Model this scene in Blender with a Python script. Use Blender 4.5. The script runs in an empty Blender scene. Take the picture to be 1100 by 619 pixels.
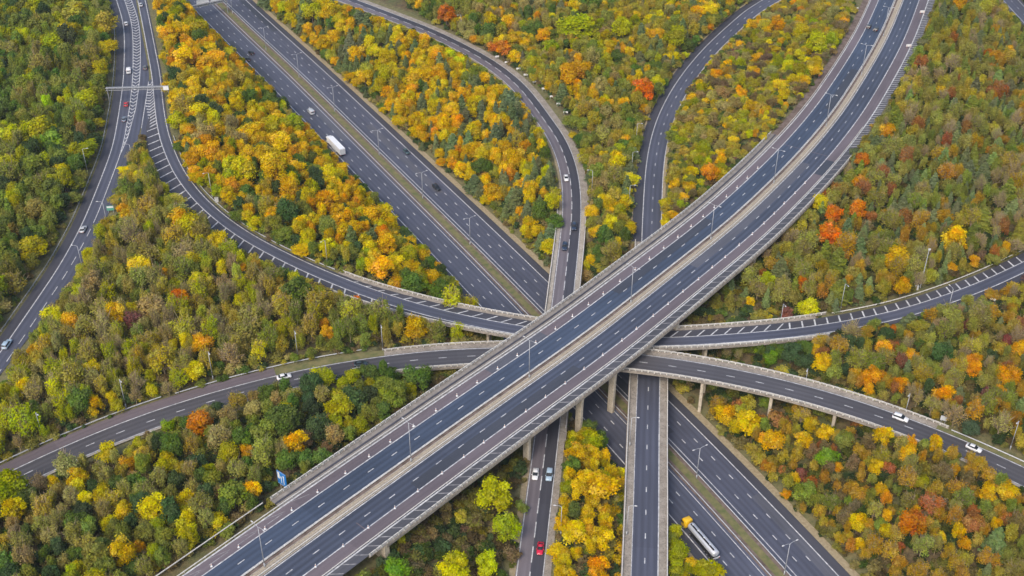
import bpy, bmesh, math, random
import numpy as np
from mathutils import Vector, Matrix

random.seed(7); rng = np.random.default_rng(11)
R = math.radians
sc = bpy.context.scene
col = sc.collection

# ------------------------------------------------------------------ camera, sky, sun
FPX, PITCH, CAMH = 1300.0, R(35.2), 255.0       # focal length in photo pixels, tilt below level, height
cam_d = bpy.data.cameras.new('camera'); cam = bpy.data.objects.new('camera', cam_d); col.objects.link(cam)
cam.location = (0, 0, CAMH); cam.rotation_euler = (math.pi/2 - PITCH, 0, 0)
cam_d.sensor_width = 36; cam_d.lens = 36*FPX/1100; cam_d.clip_end = 8000; cam_d.clip_start = 1
sc.camera = cam
SUN_EL, SUN_AZ = 46.0, 205.0          # azimuth: degrees clockwise from +y (the view direction)
w = bpy.data.worlds.new('World'); sc.world = w; w.use_nodes = True
nt = w.node_tree; bg = nt.nodes['Background']
sky = nt.nodes.new('ShaderNodeTexSky'); sky.sky_type = 'NISHITA'; sky.sun_disc = False
sky.sun_elevation = R(SUN_EL); sky.sun_rotation = R(SUN_AZ); sky.air_density = 1.0; sky.dust_density = 3.0; sky.ozone_density = 1.0
nt.links.new(sky.outputs[0], bg.inputs[0]); bg.inputs[1].default_value = 0.15
sd = bpy.data.lights.new('sun', 'SUN'); sd.energy = 1.3; sd.angle = R(20); sd.color = (1, .93, .82)
so = bpy.data.objects.new('sun', sd); col.objects.link(so); so.location = (-200, -200, 500)
az, el = R(SUN_AZ), R(SUN_EL)
sdir = Vector((math.sin(az)*math.cos(el), math.cos(az)*math.cos(el), math.sin(el)))
so.rotation_euler = sdir.to_track_quat('Z', 'Y').to_euler()
sc.view_settings.view_transform = 'Standard'; sc.view_settings.look = 'None'
sc.view_settings.exposure = 0.55; sc.view_settings.gamma = 1

# ------------------------------------------------------------------ pixels <-> places
cP, sP = math.cos(PITCH), math.sin(PITCH)
def P(px, py, z=0.0):
    u = (px-550)/FPX; v = (py-309.5)/FPX
    d = (u, cP - v*sP, -sP - v*cP); t = (CAMH-z)/-d[2]
    return np.array([t*d[0], t*d[1], z])
def proj(x, y, z):
    dz = z-CAMH
    depth = y*cP - dz*sP; up = y*sP + dz*cP
    return 550+FPX*x/depth, 309.5-FPX*up/depth, depth

# ------------------------------------------------------------------ mesh helpers
class MB:
    def __init__(s): s.v = []; s.f = []; s.uv = []
    def add(s, verts, faces, uvs=None):
        n = len(s.v); s.v += [tuple(float(c) for c in q) for q in verts]
        for f in faces: s.f.append(tuple(i+n for i in f))
        s.uv += list(uvs) if uvs is not None else [(q[0], q[1]) for q in verts]
    def box(s, c, size, rz=0, ax=None):
        hx, hy, hz = size[0]/2, size[1]/2, size[2]/2
        ca, sa = math.cos(rz), math.sin(rz)
        vs = []
        for z in (-hz, hz):
            for x, y in ((-hx, -hy), (hx, -hy), (hx, hy), (-hx, hy)):
                vs.append((c[0]+x*ca-y*sa, c[1]+x*sa+y*ca, c[2]+z))
        s.add(vs, [(3,2,1,0),(4,5,6,7),(0,1,5,4),(1,2,6,5),(2,3,7,6),(3,0,4,7)])
    def tube(s, p0, p1, r0, r1=None, n=6, cap=True):
        r1 = r0 if r1 is None else r1
        p0 = Vector([float(c) for c in p0]); p1 = Vector([float(c) for c in p1]); d = (p1-p0)
        if d.length < 1e-6: return
        d.normalize(); a = d.orthogonal().normalized(); b = d.cross(a)
        vs = []
        for p, r in ((p0, r0), (p1, r1)):
            for k in range(n):
                t = 2*math.pi*k/n; vs.append(p + (a*math.cos(t)+b*math.sin(t))*r)
        fs = [(k, (k+1) % n, n+(k+1) % n, n+k) for k in range(n)]
        if cap: fs += [tuple(range(n-1, -1, -1)), tuple(range(n, 2*n))]
        s.add(vs, fs)
    def loft(s, rings, cap=True):
        n = len(rings[0]); vs = [q for r in rings for q in r]; fs = []
        for i in range(len(rings)-1):
            for k in range(n):
                fs.append((i*n+k, i*n+(k+1) % n, (i+1)*n+(k+1) % n, (i+1)*n+k))
        if cap: fs += [tuple(range(n-1, -1, -1)), tuple(range((len(rings)-1)*n, len(rings)*n))]
        s.add(vs, fs)
    def mesh(s, name, mat, smooth=False):
        me = bpy.data.meshes.new(name); me.from_pydata(s.v, [], s.f)
        ul = me.uv_layers.new(name='UVMap')
        idx = np.zeros(len(me.loops), dtype=np.int32); me.loops.foreach_get('vertex_index', idx)
        ul.data.foreach_set('uv', np.array(s.uv, dtype=np.float32)[idx].ravel())
        if mat: me.materials.append(mat)
        if smooth: me.polygons.foreach_set('use_smooth', [True]*len(me.polygons))
        me.update(); return me
    def build(s, name, mat, parent=None, smooth=False, kind=None):
        o = bpy.data.objects.new(name, s.mesh(name, mat, smooth)); col.objects.link(o)
        if parent: o.parent = parent
        if kind: o['kind'] = kind
        return o
def tag(o, label=None, cat=None, group=None, kind=None):
    if label: o['label'] = label
    if cat: o['category'] = cat
    if group: o['group'] = group
    if kind: o['kind'] = kind
    return o
def empty(name, loc=(0,0,0), rz=0):
    o = bpy.data.objects.new(name, None); col.objects.link(o)
    o.location = [float(c) for c in loc]; o.rotation_euler = (0, 0, float(rz)); o.empty_display_size = .5
    return o
def put(name, me, parent):
    o = bpy.data.objects.new(name, me); col.objects.link(o); o.parent = parent; return o

# ------------------------------------------------------------------ materials
def new_mat(name):
    m = bpy.data.materials.new(name); m.use_nodes = True
    return m, m.node_tree, m.node_tree.nodes['Principled BSDF']
def ramp(nt, fac, stops):
    r = nt.nodes.new('ShaderNodeValToRGB'); e = r.color_ramp.elements
    e[0].position, e[0].color = stops[0][0], (*stops[0][1], 1)
    e[1].position, e[1].color = stops[-1][0], (*stops[-1][1], 1)
    for p, c in stops[1:-1]:
        q = e.new(p); q.color = (*c, 1)
    nt.links.new(fac, r.inputs[0]); return r.outputs[0]
def noise(nt, vec, scale, detail=3, rough=.55):
    n = nt.nodes.new('ShaderNodeTexNoise'); n.inputs['Scale'].default_value = scale
    n.inputs['Detail'].default_value = detail; n.inputs['Roughness'].default_value = rough
    if vec is not None: nt.links.new(vec, n.inputs['Vector'])
    return n.outputs['Fac']
def mapping(nt, src, scale):
    m = nt.nodes.new('ShaderNodeMapping'); m.inputs['Scale'].default_value = scale
    nt.links.new(src, m.inputs['Vector']); return m.outputs[0]
def mix(nt, a, b, fac, mode='MIX'):
    m = nt.nodes.new('ShaderNodeMix'); m.data_type = 'RGBA'; m.blend_type = mode
    for sock, val in ((m.inputs['Factor'], fac), (m.inputs[6], a), (m.inputs[7], b)):
        if isinstance(val, (int, float)): sock.default_value = val
        elif isinstance(val, tuple): sock.default_value = (*val, 1)
        else: nt.links.new(val, sock)
    return m.outputs[2]
def math_(nt, op, a, b=None):
    m = nt.nodes.new('ShaderNodeMath'); m.operation = op
    for i, v in enumerate((a, b)):
        if v is None: continue
        if isinstance(v, (int, float)): m.inputs[i].default_value = v
        else: nt.links.new(v, m.inputs[i])
    return m.outputs[0]
def m_asphalt(name, base, lane=3.65, wear=.25, off=0.0, rough=.62):
    """asphalt with tyre-polished wheel paths (UV: metres across, metres along), patches and grain"""
    m, nt, b = new_mat(name)
    uv = nt.nodes.new('ShaderNodeUVMap').outputs[0]
    sep = nt.nodes.new('ShaderNodeSeparateXYZ'); nt.links.new(uv, sep.inputs[0])
    ph = math_(nt, 'MULTIPLY', math_(nt, 'SUBTRACT', sep.outputs[0], off), 4*math.pi/lane)
    wv = math_(nt, 'COSINE', ph)                                   # -1 on the wheel paths
    n1 = noise(nt, mapping(nt, uv, (1.2, .05, 1)), 1.0, 4)
    n2 = noise(nt, mapping(nt, uv, (.12, .025, 1)), 1.0, 2)
    n3 = noise(nt, uv, 3.0, 3)
    k = math_(nt, 'ADD', math_(nt, 'MULTIPLY', wv, 0.12*wear*3.2), 1.0)
    k = math_(nt, 'MULTIPLY', k, math_(nt, 'ADD', math_(nt, 'MULTIPLY', n1, .55), .72))
    k = math_(nt, 'MULTIPLY', k, math_(nt, 'ADD', math_(nt, 'MULTIPLY', n2, .7), .65))
    k = math_(nt, 'MULTIPLY', k, math_(nt, 'ADD', math_(nt, 'MULTIPLY', n3, .3), .85))
    # bays laid at different times: slow steps along the road
    br = nt.nodes.new('ShaderNodeTexWhiteNoise'); br.noise_dimensions = '1D'
    nt.links.new(math_(nt, 'FLOOR', math_(nt, 'DIVIDE', sep.outputs[1], 41.0)), br.inputs['W'])
    k = math_(nt, 'MULTIPLY', k, math_(nt, 'ADD', math_(nt, 'MULTIPLY', br.outputs[0], .16), .92))
    c = nt.nodes.new('ShaderNodeVectorMath'); c.operation = 'SCALE'; c.inputs[0].default_value = base
    nt.links.new(k, c.inputs['Scale']); nt.links.new(c.outputs[0], b.inputs['Base Color'])
    b.inputs['Roughness'].default_value = rough
    bp = nt.nodes.new('ShaderNodeBump'); bp.inputs['Strength'].default_value = .25; bp.inputs['Distance'].default_value = .02
    nt.links.new(noise(nt, uv, 12, 2), bp.inputs['Height']); nt.links.new(bp.outputs[0], b.inputs['Normal'])
    return m
def m_noise(name, c0, c1, scale=.8, rough=.85, metal=0, detail=4, coord='Object', bump=.0):
    m, nt, b = new_mat(name)
    tc = nt.nodes.new('ShaderNodeTexCoord').outputs[coord]
    n = noise(nt, tc, scale, detail)
    nt.links.new(ramp(nt, n, [(.3, c0), (.7, c1)]), b.inputs['Base Color'])
    b.inputs['Roughness'].default_value = rough; b.inputs['Metallic'].default_value = metal
    if bump:
        bp = nt.nodes.new('ShaderNodeBump'); bp.inputs['Strength'].default_value = bump; bp.inputs['Distance'].default_value = .1
        nt.links.new(n, bp.inputs['Height']); nt.links.new(bp.outputs[0], b.inputs['Normal'])
    return m
def m_concrete(name, c0, c1, dark):
    """concrete with broad tone changes, fine speckle and dark weather stains"""
    m, nt, b = new_mat(name)
    tc = nt.nodes.new('ShaderNodeTexCoord').outputs['Object']
    n1 = noise(nt, tc, .35, 4); n2 = noise(nt, tc, 1.6, 5, .75); n3 = noise(nt, mapping(nt, tc, (1, 1, .12)), 2.2, 4, .7)
    c = ramp(nt, n1, [(.3, c0), (.7, c1)])
    c = mix(nt, c, dark, ramp(nt, n2, [(.50, (0,0,0)), (.68, (.8,.8,.8))]))
    c = mix(nt, c, dark, ramp(nt, n3, [(.52, (0,0,0)), (.75, (.6,.6,.6))]))
    nt.links.new(c, b.inputs['Base Color']); b.inputs['Roughness'].default_value = .9
    bp = nt.nodes.new('ShaderNodeBump'); bp.inputs['Strength'].default_value = .3; bp.inputs['Distance'].default_value = .08
    nt.links.new(n2, bp.inputs['Height']); nt.links.new(bp.outputs[0], b.inputs['Normal'])
    return m
def m_plain(name, c, rough=.6, metal=0, coat=0):
    m, nt, b = new_mat(name)
    tc = nt.nodes.new('ShaderNodeTexCoord').outputs['Object']
    n = noise(nt, tc, 6, 2)
    nt.links.new(mix(nt, tuple(x*.85 for x in c), c, n), b.inputs['Base Color'])
    b.inputs['Roughness'].default_value = rough; b.inputs['Metallic'].default_value = metal
    b.inputs['Coat Weight'].default_value = coat
    return m
def m_paint(name):
    m, nt, b = new_mat(name)
    oi = nt.nodes.new('ShaderNodeObjectInfo'); nt.links.new(oi.outputs['Color'], b.inputs['Base Color'])
    b.inputs['Roughness'].default_value = .35; b.inputs['Coat Weight'].default_value = .6; b.inputs['Coat Roughness'].default_value = .08
    return m
def m_leaf(name, instancer=False, transl=.40):
    """leaf colour: the tree's own colour, varied leaf by leaf and spray by spray"""
    m, nt, b = new_mat(name)
    nt.nodes.remove(b)
    out = nt.nodes['Material Output']
    if instancer:
        a = nt.nodes.new('ShaderNodeAttribute'); a.attribute_type = 'INSTANCER'; a.attribute_name = 'tint'; c = a.outputs['Color']
    else:
        c = nt.nodes.new('ShaderNodeObjectInfo').outputs['Color']
    v = nt.nodes.new('ShaderNodeAttribute'); v.attribute_name = 'leafvar'
    sp = nt.nodes.new('ShaderNodeSeparateColor'); nt.links.new(v.outputs['Color'], sp.inputs[0])
    hsv = nt.nodes.new('ShaderNodeHueSaturation'); nt.links.new(c, hsv.inputs['Color'])
    nt.links.new(math_(nt, 'ADD', math_(nt, 'MULTIPLY', sp.outputs[0], .05), .478), hsv.inputs['Hue'])
    nt.links.new(math_(nt, 'ADD', math_(nt, 'MULTIPLY', sp.outputs[1], .75), .62), hsv.inputs['Value'])
    nt.links.new(math_(nt, 'ADD', math_(nt, 'MULTIPLY', sp.outputs[2], .25), .90), hsv.inputs['Saturation'])
    d = nt.nodes.new('ShaderNodeBsdfDiffuse'); t = nt.nodes.new('ShaderNodeBsdfTranslucent')
    nt.links.new(hsv.outputs[0], d.inputs[0]); nt.links.new(hsv.outputs[0], t.inputs[0])
    ms = nt.nodes.new('ShaderNodeMixShader'); ms.inputs[0].default_value = transl
    nt.links.new(d.outputs[0], ms.inputs[1]); nt.links.new(t.outputs[0], ms.inputs[2]); nt.links.new(ms.outputs[0], out.inputs[0])
    return m

MAT = dict(
    a_lane=m_asphalt('asphalt_upper_lanes', (0.048, 0.065, 0.102), off=2.2, wear=.35),
    a_lane2=m_asphalt('asphalt_upper_lanes_south', (0.056, 0.066, 0.096), off=2.2, wear=.5),
    shoulder=m_asphalt('asphalt_brown_shoulder', (.140, .114, .124), wear=.05),
    m_lane=m_asphalt('asphalt_lower_lanes', (0.073, 0.078, 0.107), off=3.2, wear=.3),
    m_hs=m_asphalt('asphalt_lower_shoulder', (0.058, 0.058, 0.071), wear=.05),
    slip=m_asphalt('asphalt_slip', (0.073, 0.078, 0.107), wear=.3),
    slip_pale=m_asphalt('asphalt_pale', (.150, .130, .142), wear=.2),
    slip_dark=m_asphalt('asphalt_dark', (0.056, 0.055, 0.067), wear=.1),
    slip_b=m_asphalt('asphalt_grey', (0.077, 0.073, 0.080), wear=.3),
    patch_dark=m_asphalt('asphalt_patch_dark', (0.049, 0.054, 0.070), wear=.05),
    patch_light=m_asphalt('asphalt_patch_light', (0.094, 0.096, 0.115), wear=.1),
    hatch=m_asphalt('asphalt_hatched', (.075, .075, .085), wear=.0),
    white=m_noise('road_paint', (.30, .30, .31), (.70, .70, .69), 1.0, .7),
    concrete=m_concrete('concrete', (.25, .215, .175), (.38, .335, .28), (.11, .095, .08)),
    concrete_pale=m_concrete('concrete_pale', (.34, .30, .25), (.48, .43, .36), (.16, .14, .115)),
    pier=m_concrete('pier_concrete', (.46, .39, .29), (.60, .52, .40), (.24, .20, .15)),
    faded=m_noise('faded_paint', (.16, .155, .16), (.40, .39, .39), .9, .75),
    concrete_grey=m_noise('concrete_grey', (.17, .155, .14), (.30, .27, .24), .5, .9),
    gravel=m_noise('gravel', (.29, .24, .165), (.50, .42, .31), 2.5, .95, bump=.3),
    verge=m_noise('dry_verge', (.26, .20, .11), (.40, .33, .21), 1.2, .95, bump=.3),
    soil=m_noise('bare_soil', (.10, .07, .055), (.22, .165, .14), .5, .95, bump=.3),
    median_grass=m_noise('reservation_grass', (.09, .115, .035), (.22, .185, .08), .4, .95, bump=.4),
    metal=m_noise('galvanised_steel', (.42, .43, .45), (.62, .63, .64), 2, .5, .3),
    gantry=m_noise('gantry_steel', (.24, .245, .25), (.36, .36, .36), 2, .6, .2),
    rail=m_noise('parapet_rail', (.50, .47, .42), (.72, .69, .63), 1.5, .7),
    pole=m_noise('lamp_pole_steel', (.36, .37, .39), (.50, .51, .52), 2, .5, .2),
    lamp=m_plain('lamp_head', (.62, .62, .62), .4),
    white_box=m_plain('white_panel', (.80, .80, .78), .5),
    green_box=m_plain('green_panel', (.10, .38, .27), .5),
    blue_sign=m_plain('sign_blue', (.015, .20, .58), .4),
    sign_back=m_noise('sign_back', (.55, .56, .57), (.72, .73, .72), 2, .5, .2),
    black=m_plain('black_plastic', (.012, .012, .013), .6),
    tyre=m_plain('tyre_rubber', (.016, .016, .017), .85),
    rim=m_plain('wheel_rim', (.45, .45, .46), .35, .7),
    glass=m_plain('dark_glass', (.012, .016, .02), .32, 0, 0),
    headlight=m_plain('headlight_lens', (.75, .76, .78), .15),
    taillight=m_plain('tail_lens', (.40, .012, .012), .25),
    paint=m_paint('car_paint'),
    tank=m_plain('polished_tank', (.66, .67, .70), .38, .35),
    trailer=m_noise('trailer_panel', (.76, .77, .78), (.86, .86, .86), .4, .45),
    yellow=m_plain('cab_yellow', (.85, .50, .01), .35, 0, .4),
    orange=m_plain('cone_orange', (.62, .20, .10), .6),
    cone_white=m_plain('cone_sleeve', (.82, .82, .80), .5),
    bark=m_noise('bark', (.10, .075, .05), (.20, .155, .11), 3, .95),
    bark_pale=m_noise('pale_twigs', (.24, .18, .11), (.40, .31, .20), 3, .95),
    leaf=m_leaf('autumn_leaves'), leaf_i=m_leaf('autumn_leaves_massed', True),
)
# ------------------------------------------------------------------ road alignments
class Path:
    """a smooth alignment through points of a known height; u is metres to its right, s metres along it"""
    def __init__(s, pts, sigma=12, step=2.0, ext=(120, 120)):
        p = np.array(pts, float)
        a = p[0]+(p[0]-p[1])/np.linalg.norm(p[0]-p[1])*ext[0]; b = p[-1]+(p[-1]-p[-2])/np.linalg.norm(p[-1]-p[-2])*ext[1]
        a[2] = p[0][2]; b[2] = p[-1][2]
        p = np.vstack([a, p, b]) if ext[0] or ext[1] else p
        d = np.r_[0, np.cumsum(np.linalg.norm(np.diff(p[:, :2], axis=0), axis=1))]
        n = int(d[-1]/step)+1; t = np.linspace(0, d[-1], n)
        q = np.stack([np.interp(t, d, p[:, k]) for k in range(3)], 1)
        m = int(3*sigma/step); ker = np.exp(-.5*(np.arange(-m, m+1)*step/sigma)**2); ker /= ker.sum()
        q = np.vstack([2*q[0]-q[m:0:-1], q, 2*q[-1]-q[-2:-m-2:-1]])
        q = np.stack([np.convolve(q[:, k], ker, 'valid') for k in range(3)], 1)
        s.p = q; s.s = np.r_[0, np.cumsum(np.linalg.norm(np.diff(q[:, :2], axis=0), axis=1))]; s.len = s.s[-1]
        tg = np.gradient(q[:, :2], axis=0); tg /= np.linalg.norm(tg, axis=1)[:, None]; s.t = tg
        s.n = np.stack([tg[:, 1], -tg[:, 0]], 1)
    def at(s, sv, u=0.0, dz=0.0):
        sv = np.atleast_1d(np.asarray(sv, float))
        P3 = np.stack([np.interp(sv, s.s, s.p[:, k]) for k in range(3)], 1)
        N = np.stack([np.interp(sv, s.s, s.n[:, k]) for k in range(2)], 1); N /= np.linalg.norm(N, axis=1)[:, None]
        P3[:, :2] += N*np.asarray(u, float).reshape(-1, 1); P3[:, 2] += dz; return P3
    def one(s, sv, u=0.0, dz=0.0): return s.at(sv, u, dz)[0]
    def head(s, sv):
        return math.atan2(np.interp(sv, s.s, s.t[:, 1]), np.interp(sv, s.s, s.t[:, 0]))
    def near(s, x, y):
        d = (s.p[:, 0]-x)**2+(s.p[:, 1]-y)**2; i = int(np.argmin(d))
        return s.s[i], float((x-s.p[i, 0])*s.n[i, 0]+(y-s.p[i, 1])*s.n[i, 1])
    def px(s, px, py):
        """distance along the alignment of the place seen at this pixel"""
        z = s.p[0, 2]
        for _ in range(4):
            q = P(px, py, z); sv, u = s.near(q[0], q[1]); z = float(np.interp(sv, s.s, s.p[:, 2]))
        return sv
def pts(lst, z): 
    n = len(lst); out = []
    for i, q in enumerate(lst):
        zz = q[2] if len(q) > 2 else (z(i/(n-1)) if callable(z) else z)
        out.append(P(q[0], q[1], zz))
    return out
def zint(lst, key, zx, zz):
    """heights along a list of pixels, from a few given ones (key 0 = by x, 1 = by y)"""
    return [P(q[0], q[1], float(np.interp(q[key], zx, zz))) for q in lst]

M_ = Path(pts([(236.5,4.8),(279.5,46.5),(311.5,75.6),(356.3,120),(397.3,160.7),(445.5,208.2),(478,240),(544.9,306.9),(573.7,337),(730.2,499),(784.5,557.2),(838.7,619)], 0), 30, ext=(160,120))
A_ = Path(pts([(271,619),(331.5,574.6),(438.3,499),(490.5,460.9),(635.1,360),(649,348.6),(786.9,240),(837.4,191.8),(867,161),(902.3,118),(936,64),(952.6,33),(965.7,0)], 18.6), 16, ext=(140,160))
Bl = [(-12,528),(22,510.8),(56,494.5),(88.3,480.3),(120.5,466.7),(151.7,454.1),(183.3,443.3),(277.3,415.9),(338.4,401.7),(372,396.3),(409.2,390.5),(441.2,386.2),(474.2,383.3),(506.8,381.3),(600,380.5),(660,385),(703,390),(736,394.5),(768,400.1),(802,407),(835.3,414.3),(868.9,423.2),(902.8,432.7),(936.7,443.8),(972,456.4),(1007.1,470.2),(1042.2,484.8),(1075.4,500.3),(1110,517)]
B_ = Path(pts(Bl, 13.4), 14, ext=(60,60))
Cl = [(151.9,0),(158,30),(167.8,81.5),(171.2,120),(176,148),(191,185),(214,215),(243,240),(270.5,258.5),(322,284.7),(347,295.5),(376,307.4),(408.7,319.4),(437.5,328.5),(466.3,336.5),(518,348),(559,355.3),(600,361),(650,366),(704,368),(750,366.3),(800,362.5),(847,358.8),(883,354),(926,346.6),(960.5,339.8),(1009,325),(1065.5,303.8),(1100.5,286.5)]
C_ = Path([P(x, y, float(np.interp(i, [0,3,8,12,20,28], [15.5,15,13.6,13.2,13.2,14.5]))) for i, (x, y) in enumerate(Cl)], 9, ext=(130,80))
Dl = [(375,1),(425,20),(460,33.5),(500,53),(528,69),(557,92),(577,118),(584.7,129.7),(598.3,147.2),(607,168.5),(611.9,184),(614.4,207.3),(614.8,224.7),(613.8,240),(612.5,249.7),(610,276.8),(608,290.4),(605,319.5),(596,395),(586,480),(582,513),(579,537),(576,560),(573,586),(569.5,615)]
D_ = Path([P(x, y, float(np.interp(y, [0,150,260,420,500,620], [10,8.5,7.2,6.6,6.2,5.2]))) for x, y in Dl], 9, ext=(130,120))
El = [(829,0),(810.7,10),(795.7,23.3),(780.2,37.4),(764.7,52),(750.4,68.5),(737.2,85.7),(726,104),(716.2,123.5),(709.4,144),(704.8,166),(702.3,189.2),(701.3,213.7),(700.1,239.3),(698.5,330),(696.6,414.7),(695.5,454.3),(694.6,497),(694.1,543),(692.8,593),(692.2,619)]
E_ = Path([P(x, y, float(np.interp(y, [0,120,260,420,620], [10,8.0,7.0,6.4,6.0]))) for x, y in El], 10, ext=(130,110))
zl = lambda y: float(np.interp(y, [0,100,240,380], [15.5,15.1,13.8,12.6]))
Ll = [(125,0),(131.9,21.3),(133.8,38.8),(133.4,70),(132.2,90),(128,120),(121.2,158.8),(108.6,191.8),(89.2,240),(64,286.5),(38,324),(14.5,358.3),(0,379),(-22,410)]
L_ = Path([P(x, y, zl(y)) for x, y in Ll], 9, ext=(130,60))
F_ = Path([P(1066,-22,15), P(1086,1,15), P(1104,20,15), P(1135,52,15)], 14, ext=(60,30))   # road cutting the top right corner

# ------------------------------------------------------------------ ribbons and sweeps along a path
def fu(u, sv): return u(sv) if callable(u) else np.full(len(sv), float(u))
def ribbon(mb, path, s0, s1, u0, u1, dz=0.0, step=4.0):
    n = max(2, int(abs(s1-s0)/step)+1); sv = np.linspace(s0, s1, n)
    a = path.at(sv, fu(u0, sv), dz); b = path.at(sv, fu(u1, sv), dz)
    ua, ub = fu(u0, sv), fu(u1, sv); base = len(mb.v)
    for i in range(n):
        mb.v += [tuple(map(float, a[i])), tuple(map(float, b[i]))]; mb.uv += [(ua[i], sv[i]), (ub[i], sv[i])]
    for i in range(n-1):
        k = base+2*i; mb.f.append((k, k+2, k+3, k+1) if ua[0] > ub[0] else (k, k+1, k+3, k+2))
def sweep(mb, path, s0, s1, prof, u=0.0, step=4.0):
    """closed profile [(du, z)] swept along the path at offset u"""
    n = max(2, int(abs(s1-s0)/step)+1); sv = np.linspace(s0, s1, n); uu = fu(u, sv)
    cols = [path.at(sv, uu+du, dz) for du, dz in prof]
    mb.loft([[tuple(map(float, c[i])) for c in cols] for i in range(n)])
def dashes(mb, path, s0, s1, u, mark=2.0, mod=9.0, wid=.22, dz=.015, ph=0.0):
    s = s0+ph
    while s+mark < s1:
        uu = float(fu(u, np.array([s]))[0])
        ribbon(mb, path, s, s+mark, uu-wid/2, uu+wid/2, dz, step=2.5); s += mod
def line(mb, path, s0, s1, u, wid=.28, dz=.015):
    if callable(u): ribbon(mb, path, s0, s1, lambda s: u(s)-wid/2, lambda s: u(s)+wid/2, dz)
    else: ribbon(mb, path, s0, s1, u-wid/2, u+wid/2, dz)
def bar(mb, path, sa, ua, sb, ub, wid=.45, dz=.014):
    """a painted stroke from (sa, ua) to (sb, ub), wid metres wide along the road"""
    q = [path.one(sa, ua, dz), path.one(sa+wid, ua, dz), path.one(sb+wid, ub, dz), path.one(sb, ub, dz)]
    q = [tuple(map(float, c)) for c in q]
    nz = (q[1][0]-q[0][0])*(q[2][1]-q[0][1])-(q[1][1]-q[0][1])*(q[2][0]-q[0][0])
    mb.add(q, [(0,1,2,3) if nz > 0 else (3,2,1,0)], [(ua, sa), (ua, sa+wid), (ub, sb+wid), (ub, sb)])
class Road:
    """surfaces of one road: the first strip is the road itself, the others are its children"""
    def __init__(s, name, label, cat='road'): s.name, s.label, s.cat, s.root = name, label, cat, None
    def strip(s, name, mat, segs):
        mb = MB()
        for path, s0, s1, u0, u1, *dz in segs: ribbon(mb, path, s0, s1, u0, u1, dz[0] if dz else 0.0)
        o = mb.build(name if s.root else s.name, MAT[mat], s.root)
        if not s.root: s.root = o; tag(o, s.label, s.cat, kind='structure')
        return o
    def paint(s, mb, name='lane_markings'): return mb.build(name, MAT['white'], s.root)

AL, ML, BL, CL, DL, EL, LL = A_.len, M_.len, B_.len, C_.len, D_.len, E_.len, L_.len
# --- the motorway on the ground: three lanes and a shoulder each way
r = Road('motorway', 'straight lower motorway with three dark lanes each way under all the bridges', 'motorway')
LN = 3.2
r.strip('carriageway', 'm_lane', [(M_, 0, ML, -2.7, -14.25), (M_, 0, ML, 14.25, 3.0)])
r.strip('hard_shoulder', 'm_hs', [(M_, 0, ML, -14.25, -17.3), (M_, 0, ML, 17.1, 14.25)])
r.strip('central_reservation', 'median_grass', [(M_, 0, ML, 1.1, -1.3, .05)])
r.strip('reservation_edge', 'soil', [(M_, 0, ML, 3.0, 1.1, .03), (M_, 0, ML, -1.3, -2.7, .03)])
r.strip('verge', 'verge', [(M_, 0, ML, -17.3, -19.6, .04), (M_, 0, ML, 18.3, 17.1, .04)])
mb = MB()
for sg in (-1, 1):
    line(mb, M_, 0, ML, sg*(LN+.75), .26, .02); line(mb, M_, 0, ML, sg*14.25, .34, .02)
    for k in (1, 2): dashes(mb, M_, 0, ML, sg*(LN+.6+3.5*k), 2.0, 9.0, .3, .02, 3 if k == 1 else 4.5)
r.paint(mb)
def patches(r, path, lst):
    for k_, (mt, s0, ln, u0, u1) in enumerate(lst):
        mb = MB(); ribbon(mb, path, s0, s0+ln, max(u0, u1), min(u0, u1), .004+.001*k_); mb.build('resurfaced_patch', MAT[mt], r.root)
patches(r, M_, [('patch_dark', 210, 55, 10.9, 14.1), ('patch_light', 300, 38, 4.2, 7.2), ('patch_dark', 150, 60, -10.9, -14.1), ('patch_light', 330, 70, -7.5, -10.8), ('patch_dark', 520, 46, -4.2, -7.2), ('patch_dark', 640, 40, 7.6, 10.6), ('patch_light', 600, 50, -11, -14.1), ('patch_dark', 690, 30, -7.6, -10.7)])
# --- the upper motorway on the long flyover: two lanes each way
r = Road('motorway', 'broad upper motorway sweeping across the top of the interchange with two lanes each way', 'motorway')
r.strip('carriageway', 'a_lane', [(A_, 0, AL, -1.9, -9.6)])
r.strip('carriageway', 'a_lane2', [(A_, 0, AL, 9.6, 1.9)])
r.strip('hard_shoulder', 'shoulder', [(A_, 0, AL, -9.6, -13.6), (A_, 0, AL, 13.6, 9.6)])
s_abS = A_.px(402, 573); s_abN = A_.px(866, 162)         # ends of the long bridge on the centre line
r.strip('hatched_strip', 'hatch', [(A_, 0, AL, 17.0, 13.6)])
r.strip('verge', 'soil', [(A_, s_abN+6, AL, -13.6, -17.0)])
r.strip('central_reservation', 'gravel', [(A_, 0, AL, 1.9, -.35, .03)])
r.strip('drain_strip', 'soil', [(A_, 0, AL, -.35, -1.9, .03)])
mbk = MB()
for uu in (-1.75, -.35, .55, 1.75): sweep(mbk, A_, 0, AL, [(-.13, 0), (.13, 0), (.13, .16), (-.13, .16)], uu)
mbk.build('kerb', MAT['concrete_pale'], r.root)
sq = A_.px(860, 181)
patches(r, A_, [('patch_dark', sq, 13, 9.7, 13.5), ('patch_dark', 190, 70, 5.9, 9.5), ('patch_light', 330, 90, 2.4, 5.8), ('patch_dark', 300, 60, -6, -9.5), ('patch_dark', 470, 45, -2.4, -5.8), ('patch_light', 240, 26, -9.7, -13.2)])
mb = MB()
for s_, us in ((s_abS, ((6.0, 13.4),)), (s_abN, ((-9.4, -2.0), (2.0, 13.4)))):
    for ua, ub in us: ribbon(mb, A_, s_-.16, s_+.16, ub, ua, .0135)
mb.build('expansion_joint', MAT['shoulder'], r.root)
mb = MB()
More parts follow.
